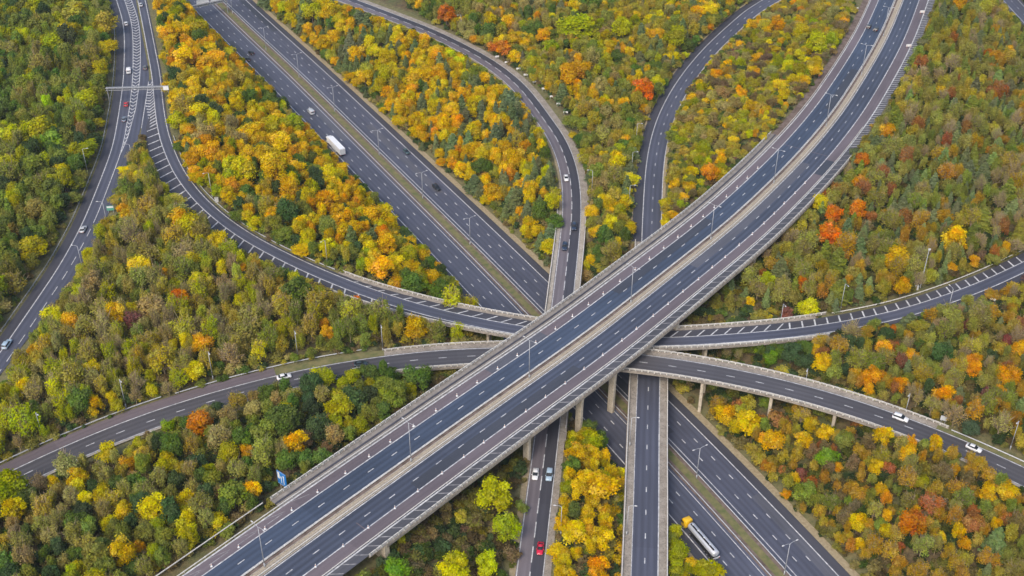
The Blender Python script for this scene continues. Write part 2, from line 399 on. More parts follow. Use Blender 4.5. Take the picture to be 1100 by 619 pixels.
for sg in (-1, 1):
    line(mb, A_, 0, AL, sg*2.2, .3); line(mb, A_, 0, AL, sg*9.6, .32)
    dashes(mb, A_, 0, AL, sg*5.9, 2.2, 9.0, .26, .015, 2 if sg > 0 else 5)
line(mb, A_, 0, AL, 13.95, .45); line(mb, A_, 0, AL, -13.3, .45)
r.paint(mb); mb = MB()
s = 20.0
while s < AL-20:
    if s < s_abN+8: bar(mb, A_, s, 14.3, s+2.4, 16.7, .4); s += 4.3
    else: bar(mb, A_, s, 13.6, s+2.2, 17.0, .9); s += 2.3
s = 10.0
s_nw = A_.px(345, 565)
while s < s_nw: bar(mb, A_, s, -13.0, s+5.5, -11.4, .5); s += 9.0
dashes(mb, A_, 0, s_nw, -11.2, 6.0, 9.0, .2)
mb.build('hatch_markings', MAT['faded'], r.root)
# --- B: the slip road that crosses in front
r = Road('slip_road', 'two-lane slip road curving from the left edge across to the lower right', 'slip road')
sB1 = B_.px(415, 389); sB2 = B_.px(1000, 467)
r.strip('carriageway', 'slip_b', [(B_, 0, BL, 4.1, -4.1)])
r.strip('hard_shoulder', 'shoulder', [(B_, 0, sB1-34, -4.1, -8.0)])
r.strip('verge', 'median_grass', [(B_, sB1-34, sB1, -4.1, -7.0, .03), (B_, sB2, BL, -4.1, -6.2, .03)])
r.strip('kerb_strip', 'concrete_pale', [(B_, 0, sB1, 4.9, 4.1, .05), (B_, sB2, BL, 4.9, 4.1, .05)])
mb = MB(); line(mb, B_, 0, BL, 3.8, .3); line(mb, B_, 0, BL, -3.8, .3)
dashes(mb, B_, 0, BL, 0, 2.6, 9.2, .26, ph=B_.px(22, 510.8) % 9.2)
r.paint(mb)
# --- C: the hatched slip road behind
r = Road('slip_road', 'hatched slip road curving from the upper left behind the flyover to the right edge', 'slip road')
kx = [C_.px(*q) for q in ((167.8,81.5),(171,110),(173,135),(178,152),(191,185),(214,215),(243,240),(300,274),(376,307.4),(437.5,328.5),(510,346),(600,361),(704,368),(847,358.8),(926,346.6),(1009,325),(1065,304))]
cl_ = lambda s: np.interp(s, kx, [1.8,1.8,1.9,1.95,2.0,2.05,2.1,2.3,2.4,2.4,2.4,2.3,2.2,2.2,2.2,2.2,2.2])
wl_ = lambda s: np.interp(s, kx, [.0,.02,4.8,5.8,6.2,5.9,5.2,4.3,3.2,2.2,1.2,1.0,1.0,1.0,1.4,2.6,3.4])
wr_ = lambda s: np.interp(s, kx, [.9,.9,.9,.9,.9,.9,.9,.9,1.3,2.7,3.4,3.5,3.5,3.6,3.7,3.7,3.7])
cL = lambda s: cl_(s); cR = lambda s: -cl_(s); cLo = lambda s: cl_(s)+wl_(s); cRo = lambda s: -cl_(s)-wr_(s)
r.strip('carriageway', 'slip', [(C_, 0, CL, cL, cR)])
r.strip('hatched_strip', 'slip_dark', [(C_, kx[1], CL, cLo, cL), (C_, 0, CL, cR, cRo)])
mb = MB(); line(mb, C_, 0, CL, cL, .34); line(mb, C_, 0, CL, cR, .3)
s = kx[2]+1
while s < kx[9]:
    wv = float(wl_(s)); bar(mb, C_, s, float(cl_(s))+.1, s+wv*.45, float(cl_(s))+wv-.3, .6); s += 5.6
s = kx[8]
while s < CL-4:
    wv = float(wr_(s)); sl = .9 if s < kx[13] else .25
    bar(mb, C_, s, -float(cl_(s))-.1, s+wv*sl, -float(cl_(s))-wv+.4, .55); s += 5.2 if s < kx[12] else 4.5
r.paint(mb)
# --- D
r = Road('slip_road', 'two-lane slip road bending down from the top centre and under the flyover', 'slip road')
sD1 = D_.px(613, 226); sD2 = D_.px(588, 462)
r.strip('carriageway', 'slip_dark', [(D_, 0, DL, 0, -3.75)])
r.strip('pale_lane', 'slip_pale', [(D_, 0, DL, 3.9, 0)])
r.strip('hard_shoulder', 'concrete', [(D_, 0, sD1, -3.75, -6.6), (D_, sD2, DL, -3.75, -5.6, .03)])
r.strip('verge', 'verge', [(D_, 0, sD1, 4.8, 3.9, .03), (D_, sD2, DL, 5.6, 3.9, .03)])
mb = MB(); line(mb, D_, 0, DL, 3.55, .26); line(mb, D_, 0, DL, -3.55, .26); dashes(mb, D_, 0, DL, 0, 5.8, 9.0, .3)
r.paint(mb)
# --- E
r = Road('slip_road', 'two-lane slip road curving down from the top right of centre to the bottom edge', 'slip road')
sE1 = E_.px(699.6, 262)
r.strip('carriageway', 'slip', [(E_, 0, EL, 3.65, -3.75)])
r.strip('hard_shoulder', 'slip_dark', [(E_, 0, sE1, 7.4, 3.65)])
r.strip('verge', 'verge', [(E_, 0, sE1, 8.1, 7.4, .03), (E_, 0, sE1, -3.75, -4.9, .03)])
mb = MB(); line(mb, E_, 0, EL, 3.6, .3); line(mb, E_, 0, EL, -3.6, .3)
dashes(mb, E_, 0, EL, 0, 2.0, 9.0, .28, ph=E_.px(696.6, 414.7) % 9.0)
r.paint(mb)
# --- L and the fork at the upper left
r = Road('slip_road', 'slip road bending from the top left down to the left edge with chevron markings', 'slip road')
def edge(path_px):
    return [P(x, y, zl(y)) for x, y in path_px]
Lr = Path(edge([(146,0),(152,35),(161,81.5),(158.5,100),(155.5,117),(151.3,137.5),(143.5,166.5),(131.9,193.7),(116.4,228.6),(110,247.8),(95,273),(73.7,306),(48,340),(22,374),(0,403)]), 8, ext=(130,60))
def between(mb, pa, pb, n=90, dz=0.0):
    a = pa.at(np.linspace(0, pa.len, n), 0, dz); base = len(mb.v)
    for i in range(n):
        d = (pb.p[:, 0]-a[i, 0])**2+(pb.p[:, 1]-a[i, 1])**2; j = int(np.argmin(d)); b = pb.p[j].copy(); b[2] = a[i, 2]
        s_ = i*pa.len/(n-1); mb.v += [tuple(map(float, a[i])), tuple(map(float, b))]; mb.uv += [(0, s_), (math.sqrt(d[j]), s_)]
    for i in range(n-1):
        k = base+2*i; mb.f.append((k, k+2, k+3, k+1))
mb = MB(); between(mb, L_, Lr, 110, -.012)
i0 = len(mb.v)
for f in np.linspace(0, 1, 14):
    q = P(*[float(np.interp(f, [0, .35, .7, 1], k)) for k in ([159.5,158,154.5,150.5], [88,100,124,146])], zl(115)); sc_ = C_.px(167, 84)+f*(C_.px(173.5, 140)-C_.px(167, 84)); e = C_.one(sc_, float(cl_(sc_))-.1)
    q[2] = e[2]-.02; e[2] -= .02; mb.v += [tuple(map(float, q)), tuple(map(float, e))]; mb.uv += [(0, f*60), (5, f*60)]
for k in range(13): mb.f.append((i0+2*k, i0+2*k+2, i0+2*k+3, i0+2*k+1))
r.root = mb.build('slip_road', MAT['slip']); tag(r.root, r.label, r.cat, kind='structure')
r.strip('hard_shoulder', 'slip_dark', [(L_, 0, LL, 3.6, 0)])
sT = L_.px(121, 165)
mb = MB(); line(mb, L_, 0, LL, 0, .34)
ck = [L_.px(x, y) for x, y in ((125,0),(131.9,25),(133.8,56),(133,81.5),(128.5,118),(123,150),(119,168))]
gl = lambda s: -np.interp(s, ck, [3.9,4.0,4.0,4.1,4.2,4.1,4.1])          # left edge of the chevron strip
gr = lambda s: -np.interp(s, ck, [7.2,7.4,7.4,7.3,6.9,5.4,4.15])
line(mb, L_, 0, ck[-1], gl, .3); line(mb, L_, 0, ck[-1], gr, .3)
s = 100.0
while s < ck[-1]-3:
    a, b = float(gl(s)), float(gr(s)); m_ = (a+b)/2
    bar(mb, L_, s-1.0, a-.1, s+.9, m_, .8, .018); bar(mb, L_, s+.9, m_, s-1.0, b+.1, .8, .018); s += 3.3
line(mb, L_, ck[-1], L_.px(93, 233), -4.1, .3); dashes(mb, L_, L_.px(93, 233), LL, -4.1, 5, 9, .26)
# gore between the fork: edges run from the nose up to where the roads part
g0 = Path(edge([(159.5,88),(158.5,97),(156,112),(152,138)]), 4, ext=(0,0))
sgo = [C_.px(167, 84), C_.px(171.8, 134)]
line(mb, g0, 0, g0.len, 0, .32, .02)
n = 17
for i in range(1, n):
    f = i/n; q = g0.one(f*g0.len, 0, .022); sc_ = sgo[0]+f*(sgo[1]-sgo[0]); e = C_.one(sc_, float(cl_(sc_)), .022)
    wd = np.linalg.norm(e-q)
    if wd < .5: continue
    t = -C_.one(sc_+1, 0)+C_.one(sc_, 0); t[2] = 0; t /= np.linalg.norm(t); t = -t
    mid = (q+e)/2+t*min(2.2, .5*wd); th = t*.95
    for x, y in ((q, mid), (mid, e)):
        mb.add([x, y, y+th, x+th], [(0,1,2,3)]); mb.add([x, y, y+th, x+th], [(3,2,1,0)]) if False else None
r.paint(mb)
r = Road('road', 'short stretch of dark road cutting the top right corner', 'road')
r.strip('carriageway', 'slip', [(F_, 0, F_.len, 5.5, -5.5)])
mb = MB(); line(mb, F_, 0, F_.len, 3.9, .3); line(mb, F_, 0, F_.len, -3.9, .3); dashes(mb, F_, 0, F_.len, 0, 2, 9, .26); r.paint(mb)

# ------------------------------------------------------------------ terrain
ROADS = [  # path, left half width, right half width, bridge spans
    (F_, 6.5, 6.5, []), (C_, 7.0, 8.5, [(C_.px(372,305), C_.px(885,354))]), (L_, 9.6, 4.8, []),
    (A_, 17.9, 18.0, [(s_abS, s_abN)]), (B_, 9.0, 6.0, [(sB1, sB2)]),
    (D_, 7.5, 6.0, [(sD1+18, D_.px(586, 480))]), (E_, 5.2, 8.3, [(sE1, EL)]),
    (M_, 20.2, 18.4, [])]
SMP = []
for path, lw, rw, br in ROADS:
    i = np.arange(0, len(path.s), 3); s_ = path.s[i]
    brg = np.zeros(len(i), bool)
    for a, b in br: brg |= (s_ > a) & (s_ < b)
    lwa, rwa = np.full(len(i), lw), np.full(len(i), rw)
    if path is C_: lwa, rwa = cl_(s_)+wr_(s_)+1.6, cl_(s_)+wl_(s_)+1.4
    if path is L_: rwa = np.full(len(i), 7.0)
    if path is B_: lwa = np.where(s_ < sB1, 9.0, 7.2)
    SMP.append((path.p[i], path.n[i], brg, lwa, rwa))
gp = np.vstack([q[0][~q[2]] for q in SMP])
extra = np.array([P(640, 520, 3), P(640, 600, 3.5), P(850, 440, 5), P(480, 590, 9), P(430, 600, 12), P(790, 300, 9), P(720, 330, 4), P(540, 500, 6), P(900, 560, 6), P(1000, 600, 9),
                  P(470, 400, 9), P(300, 470, 12.5), P(60, 590, 13), P(1050, 200, 16), P(20, 120, 15), P(600, 60, 10), P(560, 180, 7), P(640, 250, 6), P(420, 365, 9.5), P(350, 365, 11.5)])
gp = np.vstack([gp, extra])
GXs = np.r_[np.linspace(-1500, -480, 12)[:-1], np.arange(-480, 481, 4.0), np.linspace(480, 1500, 12)[1:]]
GYs = np.r_[np.linspace(-1200, 110, 12)[:-1], np.arange(110, 861, 4.0), np.linspace(860, 2600, 14)[1:]]
gx, gy = np.meshgrid(GXs, GYs); X, Y = gx.ravel(), gy.ravel(); Z = np.zeros(len(X))
for k in range(0, len(X), 4000):
    d2 = (X[k:k+4000, None]-gp[None, :, 0])**2+(Y[k:k+4000, None]-gp[None, :, 1])**2
    wt = 1/(d2+60)**1.5; Z[k:k+4000] = (wt@gp[:, 2])/wt.sum(1)
Z += .5*np.sin(X*.06+1)*np.cos(Y*.05)+.35*np.sin(X*.13+Y*.11)
RD = np.full(len(X), 99.0)
sm = lambda t: np.clip(t, 0, 1)**2*(3-2*np.clip(t, 0, 1))
for (pp, nn, brg, lw, rw) in SMP:
    for k in range(0, len(X), 8000):
        sl = slice(k, k+8000)
        d2 = (X[sl, None]-pp[None, :, 0])**2+(Y[sl, None]-pp[None, :, 1])**2; j = d2.argmin(1); d = np.sqrt(d2[np.arange(len(j)), j])
        side = (X[sl]-pp[j, 0])*nn[j, 0]+(Y[sl]-pp[j, 1])*nn[j, 1]
        hw = np.where(side > 0, rw[j], lw[j]); e = d-hw; g = ~brg[j]
        t = sm((e-1.0)/13.0); zr = pp[j, 2]-.22+.16*sm((e+1.5)/2)
        Z[sl] = np.where(g, zr*(1-t)+Z[sl]*t, Z[sl])
        RD[sl] = np.minimum(RD[sl], np.where(g, e, 99))
        cap = pp[j, 2]-5.2+sm((e-1)/14)*12
        Z[sl] = np.where(brg[j], np.minimum(Z[sl], cap), Z[sl])
ZG = Z.reshape(gx.shape)
def T(x, y):
    i = np.clip(np.searchsorted(GXs, x)-1, 0, len(GXs)-2); j = np.clip(np.searchsorted(GYs, y)-1, 0, len(GYs)-2)
    fx = (x-GXs[i])/(GXs[i+1]-GXs[i]); fy = (y-GYs[j])/(GYs[j+1]-GYs[j])
    return ZG[j, i]*(1-fx)*(1-fy)+ZG[j, i+1]*fx*(1-fy)+ZG[j+1, i]*(1-fx)*fy+ZG[j+1, i+1]*fx*fy
def hit(px, py, h=0.0):
    """the place on the ground seen at this pixel (or h metres above it)"""
    z = 8.0
    for _ in range(14):
        q = P(px, py, z+h); z = .5*z+.5*float(T(q[0], q[1]))
    q = P(px, py, z+h); return np.array([q[0], q[1], float(T(q[0], q[1]))])
nx, ny = len(GXs), len(GYs)
me = bpy.data.meshes.new('ground')
ii = np.arange(nx*ny).reshape(ny, nx)
fc = np.stack([ii[:-1, :-1], ii[:-1, 1:], ii[1:, 1:], ii[1:, :-1]], -1).reshape(-1, 4)
me.from_pydata(np.stack([X, Y, Z], 1).tolist(), [], fc.tolist())
at = me.attributes.new('roadside', 'FLOAT', 'POINT'); at.data.foreach_set('value', np.clip(RD, 0, 30).astype(np.float32))
me.polygons.foreach_set('use_smooth', [True]*len(me.polygons))
m, nt, b = new_mat('woodland_floor')
tc = nt.nodes.new('ShaderNodeTexCoord').outputs['Object']
n1 = noise(nt, tc, .09, 5); n2 = noise(nt, tc, .7, 5, .7)
lit = ramp(nt, n2, [(.3, (.055, .042, .022)), (.5, (.12, .088, .042)), (.7, (.20, .14, .055))])
grs = ramp(nt, n2, [(.3, (.055, .075, .022)), (.7, (.15, .16, .055))])
cc = mix(nt, lit, grs, ramp(nt, n1, [(.48, (0,0,0)), (.62, (1,1,1))]))
ra = nt.nodes.new('ShaderNodeAttribute'); ra.attribute_name = 'roadside'
vg = ramp(nt, math_(nt, 'DIVIDE', math_(nt, 'ADD', ra.outputs['Fac'], math_(nt, 'MULTIPLY', n1, 4.0)), 12.0), [(.25, (1,1,1)), (.6, (0,0,0))])
cc = mix(nt, cc, ramp(nt, n2, [(.3, (.10, .105, .04)), (.7, (.22, .19, .085))]), vg)
nt.links.new(cc, b.inputs['Base Color']); b.inputs['Roughness'].default_value = .95
bp = nt.nodes.new('ShaderNodeBump'); bp.inputs['Strength'].default_value = .6; bp.inputs['Distance'].default_value = .5
nt.links.new(n2, bp.inputs['Height']); nt.links.new(bp.outputs[0], b.inputs['Normal'])
me.materials.append(m)
ground = bpy.data.objects.new('ground', me); col.objects.link(ground); tag(ground, 'leaf-strewn woodland floor and grassy road banks', 'ground', kind='structure')
# ------------------------------------------------------------------ bridges
def posts_rails(mbp, mbr, path, s0, s1, u, h=1.1, sp=2.0, rails=(.62,), base=.3, thick=.05):
    for s in np.arange(s0+.5, s1-.3, sp):
        uu = float(fu(u, np.array([s]))[0]); q = path.one(s, uu, base+(h-base)/2); mbp.box(q, (.30, .22, h-base), path.head(s))
    sweep(mbr, path, s0, s1, [(-.13, h-.16), (.13, h-.16), (.13, h), (-.13, h)], u)
    for z in rails: sweep(mbr, path, s0, s1, [(-thick, z-.05), (thick, z-.05), (thick, z+.05), (-thick, z+.05)], u)
def parapet(bridge, path, s0, s1, u, up=.35, h=1.15, w=.5):
    up *= .6; w *= .7
    mb = MB(); sweep(mb, path, s0, s1, [(-w/2, .02), (w/2, .02), (w/2, up), (-w/2, up)], u)
    p = mb.build('parapet', MAT['concrete'], bridge)
    a, b = MB(), MB(); posts_rails(a, b, path, s0, s1, u, h, base=up)
    a.build('posts', MAT['rail'], p, kind='stuff'); b.build('rail', MAT['rail'], p)
def deck(bridge, path, s0, s1, ul, ur, depth=1.7, edge=.75, inset=2.0):
    """a slab with cantilevered edges between ul (left, negative) and ur"""
    n = max(2, int((s1-s0)/4)+1); sv = np.linspace(s0, s1, n); a, c = fu(ul, sv), fu(ur, sv)
    prof = lambda i: [(a[i], -.03), (c[i], -.03), (c[i], -.03-edge), (c[i]-inset, -depth), (a[i]+inset, -depth), (a[i], -.03-edge)]
    rings = []
    for i in range(n): rings.append([tuple(map(float, path.one(sv[i], u, z))) for u, z in prof(i)])
    mb = MB(); mb.loft(rings); return mb.build('deck', MAT['concrete'], bridge)
def pier(bridge, path, s, u, top=-1.6, size=(1.5, 1.1), flare=1.25):
    q = path.one(s, u); zb = float(T(q[0], q[1]))-.6; zt = q[2]+top; rz = path.head(s); mb = MB()
    if zt-zb < 1: return
    ca, sa = math.cos(rz), math.sin(rz); rings = []
    for z, k in ((zb, 1.0), (zb+(zt-zb)*.75, 1.0), (zt, flare)):
        hx, hy = size[1]/2, size[0]/2*k
        rings.append([(q[0]+x*ca-y*sa, q[1]+x*sa+y*ca, z) for x, y in ((-hx,-hy*.8),(-hx*.7,-hy),(hx*.7,-hy),(hx,-hy*.8),(hx,hy*.8),(hx*.7,hy),(-hx*.7,hy),(-hx,hy*.8))])
    mb.loft(rings); mb.build('pier', MAT['pier'], bridge)
def abutment(bridge, path, s, ul, ur, depth=7.0, thick=1.6):
    mb = MB(); sweep(mb, path, s-thick/2, s+thick/2, [(ul, -.12), (ur, -.12), (ur, -depth), (ul, -depth)], step=1.0)
    mb.build('abutment', MAT['pier'], bridge)
def on_road(x, y, zmax, skip, margin=.8):
    for path, lw, rw, br in ROADS:
        if path is skip: continue
        s, u = path.near(x, y); z = float(np.interp(s, path.s, path.p[:, 2]))
        ins = dict([(id(M_), 14.6)]).get(id(path), None)
        if z < zmax-2:
            if path is M_:
                if 3.0 < abs(u) < 17.5+margin: return True
            elif -lw+1.5-margin < u < rw-1.5+margin: return True
    return False

br = empty('bridge', A_.one(s_abS)); tag(br, 'long concrete flyover carrying the broad upper motorway over every other road', 'bridge')
br.location = (0, 0, 0)
deck(br, A_, s_abS, s_abN, -17.7, 17.9, 1.9, .9, 2.6)
s_p0 = A_.px(352, 560)
parapet(br, A_, s_abS-6, s_abN+4, 17.6, .4, 1.25); parapet(br, A_, s_abS-10, s_abN+6, -17.4, .4, 1.25)
mb = MB(); ribbon(mb, A_, s_abS-10, s_abN+6, -13.6, -17.2, .02); mb.build('verge', MAT['concrete_grey'], br)
mb = MB(); sweep(mb, A_, s_abS-10, s_abN+6, [(-.3, 0), (.3, 0), (.3, .18), (-.3, .18)], -15.4); mb.build('service_duct', MAT['slip_dark'], br)
for px, py in ((570,468),(623,427),(658,399),(731,345),(812,272)):
    q = P(px, py, 17.0); s_, u_ = A_.near(q[0], q[1])
    pier(br, A_, s_, 15.3, -1.9, (2.2, 1.3))
    for u in (7, 0, -7, -15.0):
        c = A_.one(s_, u)
        if not on_road(c[0], c[1], 18, A_): pier(br, A_, s_, u, -1.9, (2.2, 1.3))
abutment(br, A_, s_abS, -17.6, 17.8); abutment(br, A_, s_abN, -17.6, 17.8)

br = empty('bridge'); tag(br, 'curved concrete viaduct with beige railings carrying the front slip road on slim piers', 'bridge')
deck(br, B_, sB1, sB2, -6.4, 5.3, 1.5, .6, 1.5)
parapet(br, B_, sB1, sB2, 5.05, .3, 1.1, .45); parapet(br, B_, sB1, sB2+3, -6.15, .4, 1.1, .5)
mb = MB(); ribbon(mb, B_, sB1, sB2, -4.1, -5.95, .06); ribbon(mb, B_, sB1, sB2, 4.85, 4.1, .06); mb.build('verge', MAT['concrete'], br)
for px, py in ((752,408),(828,426),(898,443)):
    q = P(px, py, 12); s_, u_ = B_.near(q[0], q[1])
    for u in (3.6, -5.0): pier(br, B_, s_, u, -1.5, (1.3, 1.0))
for px, py in ((455,385),(500,381)): pier(br, B_, B_.px(px, py), 0, -1.5, (3.5, 1.0))
abutment(br, B_, sB1+.9, -6.3, 5.2); abutment(br, B_, sB2-.9, -6.3, 5.2)

sC1, sC2 = C_.px(372, 305), C_.px(885, 354)
br = empty('bridge'); tag(br, 'curved concrete bridge carrying the hatched slip road behind the flyover', 'bridge')
clo = lambda s: cLo(s)+.9; cro = lambda s: cRo(s)-1.6
deck(br, C_, sC1, sC2, cro, clo, 1.4, .6, 1.3)
parapet(br, C_, sC1, sC2, lambda s: cLo(s)+.65, .35, 1.1, .45); parapet(br, C_, sC1-6, sC2+4, lambda s: cRo(s)-1.3, .4, 1.1, .5)
mb = MB(); ribbon(mb, C_, sC1-6, sC2, cRo, lambda s: cRo(s)-1.1, .06); ribbon(mb, C_, sC1, sC2, lambda s: cLo(s)+.5, cLo, .06); mb.build('verge', MAT['concrete'], br)
for px, py in ((425,325),(480,340),(528,350),(760,366),(820,361)):
    s_ = C_.px(px, py); c = C_.one(s_)
    if not on_road(c[0], c[1], 13, C_): pier(br, C_, s_, 0, -1.4, (3.2, 1.0))
abutment(br, C_, sC1+.9, -6.0, 6.3); abutment(br, C_, sC2-.9, -6.4, 3.9)

br = empty('bridge'); tag(br, 'concrete bridge carrying the slip road with the parked-out dark cars under the flyover', 'bridge')
br['label'] = 'straight concrete bridge carrying the top-centre slip road across the lower motorway'
deck(br, D_, sD1+14, D_.px(587, 470), -5.9, 5.9, 1.3, .6, 1.3)
parapet(br, D_, sD1-4, D_.px(584, 497), 5.55, .35, 1.05, .45); parapet(br, D_, sD1, D_.px(588, 462), -5.55, .35, 1.05, .45)
mb = MB(); ribbon(mb, D_, sD1, sD2, 5.3, 3.9, .06); ribbon(mb, D_, sD1, sD2, -3.75, -5.3, .06); mb.build('verge', MAT['concrete_pale'], br)
s_ = D_.near(*M_.one(M_.near(*D_.one(D_.px(603, 330))[:2])[0])[:2])[0]
pier(br, D_, s_, 0, -1.3, (6, 1.0), 1.0); abutment(br, D_, sD1+14.9, -5.8, 5.8, 6.5); abutment(br, D_, D_.px(587, 470)-.9, -5.8, 5.8, 6)

br = empty('bridge'); tag(br, 'long straight concrete bridge with beige edges running to the bottom of the picture', 'bridge')
deck(br, E_, sE1, EL, -6.3, 6.3, 1.3, .6, 1.3)
parapet(br, E_, sE1, EL, 6.0, .35, 1.05, .45); parapet(br, E_, sE1, EL, -6.0, .35, 1.05, .45)
mb = MB(); ribbon(mb, E_, sE1, EL, 5.75, 3.65, .06); ribbon(mb, E_, sE1, EL, -3.75, -5.75, .06); mb.build('verge', MAT['concrete'], br)
for py in (476, 600):
    s_ = E_.px(694, py); c = E_.one(s_)
    sm_, um_ = M_.near(c[0], c[1])
    if py == 476:
        q = M_.one(sm_); s_ = E_.near(q[0], q[1])[0]
    pier(br, E_, s_, 0, -1.3, (6.5, 1.0), 1.0)
abutment(br, E_, sE1+.9, -6.2, 6.2, 6)

# ------------------------------------------------------------------ steel crash barriers
def crash_barrier(path, s0, s1, u, label, h=.68, double=False, mat='metal'):
    root = empty('crash_barrier'); tag(root, label, 'barrier', 'crash barriers beside the roads')
    a, b = MB(), MB()
    sweep(b, path, s0, s1, [(-.06, h-.32), (.06, h-.32), (.11, h-.22), (.06, h-.16), (.11, h-.08), (.06, h), (-.06, h)], u)
    for s in np.arange(s0+1, s1-1, 3.2): 
        uu = float(fu(u, np.array([s]))[0]); q = path.one(s, uu-.12, (h-.05)/2-.05); a.box(q, (.1, .1, h+.05), path.head(s))
    b.build('beam', MAT[mat], root); a.build('posts', MAT[mat], root, kind='stuff')
    return root
crash_barrier(M_, 20, ML-20, 2.5, 'steel crash barrier along the left edge of the lower motorway reservation')
crash_barrier(M_, 20, ML-20, -2.3, 'steel crash barrier along the right edge of the lower motorway reservation')
crash_barrier(A_, 10, AL-10, -1.45, 'steel crash barrier on the upper left edge of the flyover reservation', mat='rail')
crash_barrier(A_, 10, AL-10, 1.45, 'steel crash barrier on the lower right edge of the flyover reservation', mat='rail')
crash_barrier(A_, 10, AL-10, -13.75, 'pale crash barrier outside the upper left shoulder of the flyover', .8, mat='rail')
crash_barrier(A_, 10, s_abN+30, 13.72, 'pale crash barrier outside the lower right shoulder of the flyover', .8, mat='rail')
crash_barrier(B_, 10, B_.px(180,445), -8.7, 'steel crash barrier above the brown shoulder at the lower left, left length')
crash_barrier(B_, B_.px(195,440), sB1-6, -8.2, 'steel crash barrier above the brown shoulder and grass strip, right length')
crash_barrier(B_, sB2+4, BL-10, -5.6, 'steel crash barrier above the grass verge at the lower right edge')
crash_barrier(C_, sC2+6, CL-10, lambda s: cRo(s)-.9, 'steel crash barrier along the hatched edge at the right side', mat='rail')
crash_barrier(C_, C_.px(176,148), sC1-8, lambda s: cRo(s)-.8, 'steel crash barrier on the outside of the upper left hatched curve')
crash_barrier(A_, 5, s_abS-12, -18.2, 'low pale edge barrier on the grass bank left of the flyover at the bottom', .34, mat='rail')
crash_barrier(L_, 60, LL-10, 4.4, 'steel crash barrier beside the dark shoulder at the left edge')

# ------------------------------------------------------------------ lamp posts
def lamp_meshes(h, double, reach=2.3):
    pole, arm, head = MB(), MB(), MB()
    pole.tube((0,0,-.3), (0,0,1.4), .19, .19, 8); pole.tube((0,0,1.4), (0,0,h), .13, .075, 8)
    pts_ = [(0,0,h-.05), (reach*.35,0,h+.28), (reach*.75,0,h+.36), (reach,0,h+.36)]
    for a, b in zip(pts_, pts_[1:]): arm.tube(a, b, .06, .05, 6)
    x0 = reach-.1
    head.loft([[(x0+x, y, h+.36+z) for y, z in ((-w,-.02),(w,-.02),(w*.8,t),(-w*.8,t))] for x, w, t in ((0,.08,.06),(.2,.15,.13),(.6,.16,.13),(.8,.09,.06))])
    return [pole.mesh('pole', MAT['pole'], True), arm.mesh('arm', MAT['pole']), head.mesh('lamp_head', MAT['lamp'])]
LM = {'tall': lamp_meshes(14.5, True, 2.0), 'mid': lamp_meshes(12.0, True, 2.0), 'single': lamp_meshes(11.0, False, 1.6)}
def lamp(kind, loc, rz, label, group):
    r = empty('street_lamp', loc, rz); tag(r, label, 'street lamp', group)
    p, a, h = LM[kind]; put('pole', p, r)
    for k in range(1 if kind == 'single' else 2):
        o = put('arm', a, r); o.rotation_euler = (0, 0, math.pi*k)
        o2 = put('lamp_head', h, r); o2.rotation_euler = (0, 0, math.pi*k)
ORD = ['first', 'second', 'third', 'fourth', 'fifth', 'sixth', 'seventh', 'eighth', 'ninth', 'tenth', 'eleventh', 'twelfth']
for i, q in enumerate(((279.3,607),(438.5,494),(568.8,405),(676.5,325),(764.5,257),(830.6,197),(883.4,135),(922.6,80),(945,38))):
    s_ = A_.px(*q); c = A_.one(s_, 0, .03)
    lamp('tall', c, A_.head(s_)+math.pi/2, f'tall double-armed lamp in the flyover reservation, {ORD[i]} from the bottom edge', 'double lamps along the flyover reservation')
for i, q in enumerate(((251,15),(285.7,54),(322,84),(362.7,119),(407.3,166),(454.8,214),(508.7,263),(753.7,511),(847.9,616))):
    z = 0; p = P(q[0], q[1], 0); s_, u_ = M_.near(p[0], p[1]); c = M_.one(s_, max(-1.3, min(1.3, u_)), .05)
    lamp('mid', c, M_.head(s_)+math.pi/2, f'double-armed lamp in the lower motorway reservation, {ORD[i]} from the top', 'double lamps along the lower motorway reservation')
def side_lamp(path, px, py, u, label, flip=0):
    s_ = path.px(px, py); c = path.one(s_, u); c[2] = max(float(T(c[0], c[1])), -5)
    lamp('single', c, path.head(s_)+(math.pi/2 if u > 0 else -math.pi/2), label, 'single lamps beside the slip roads')
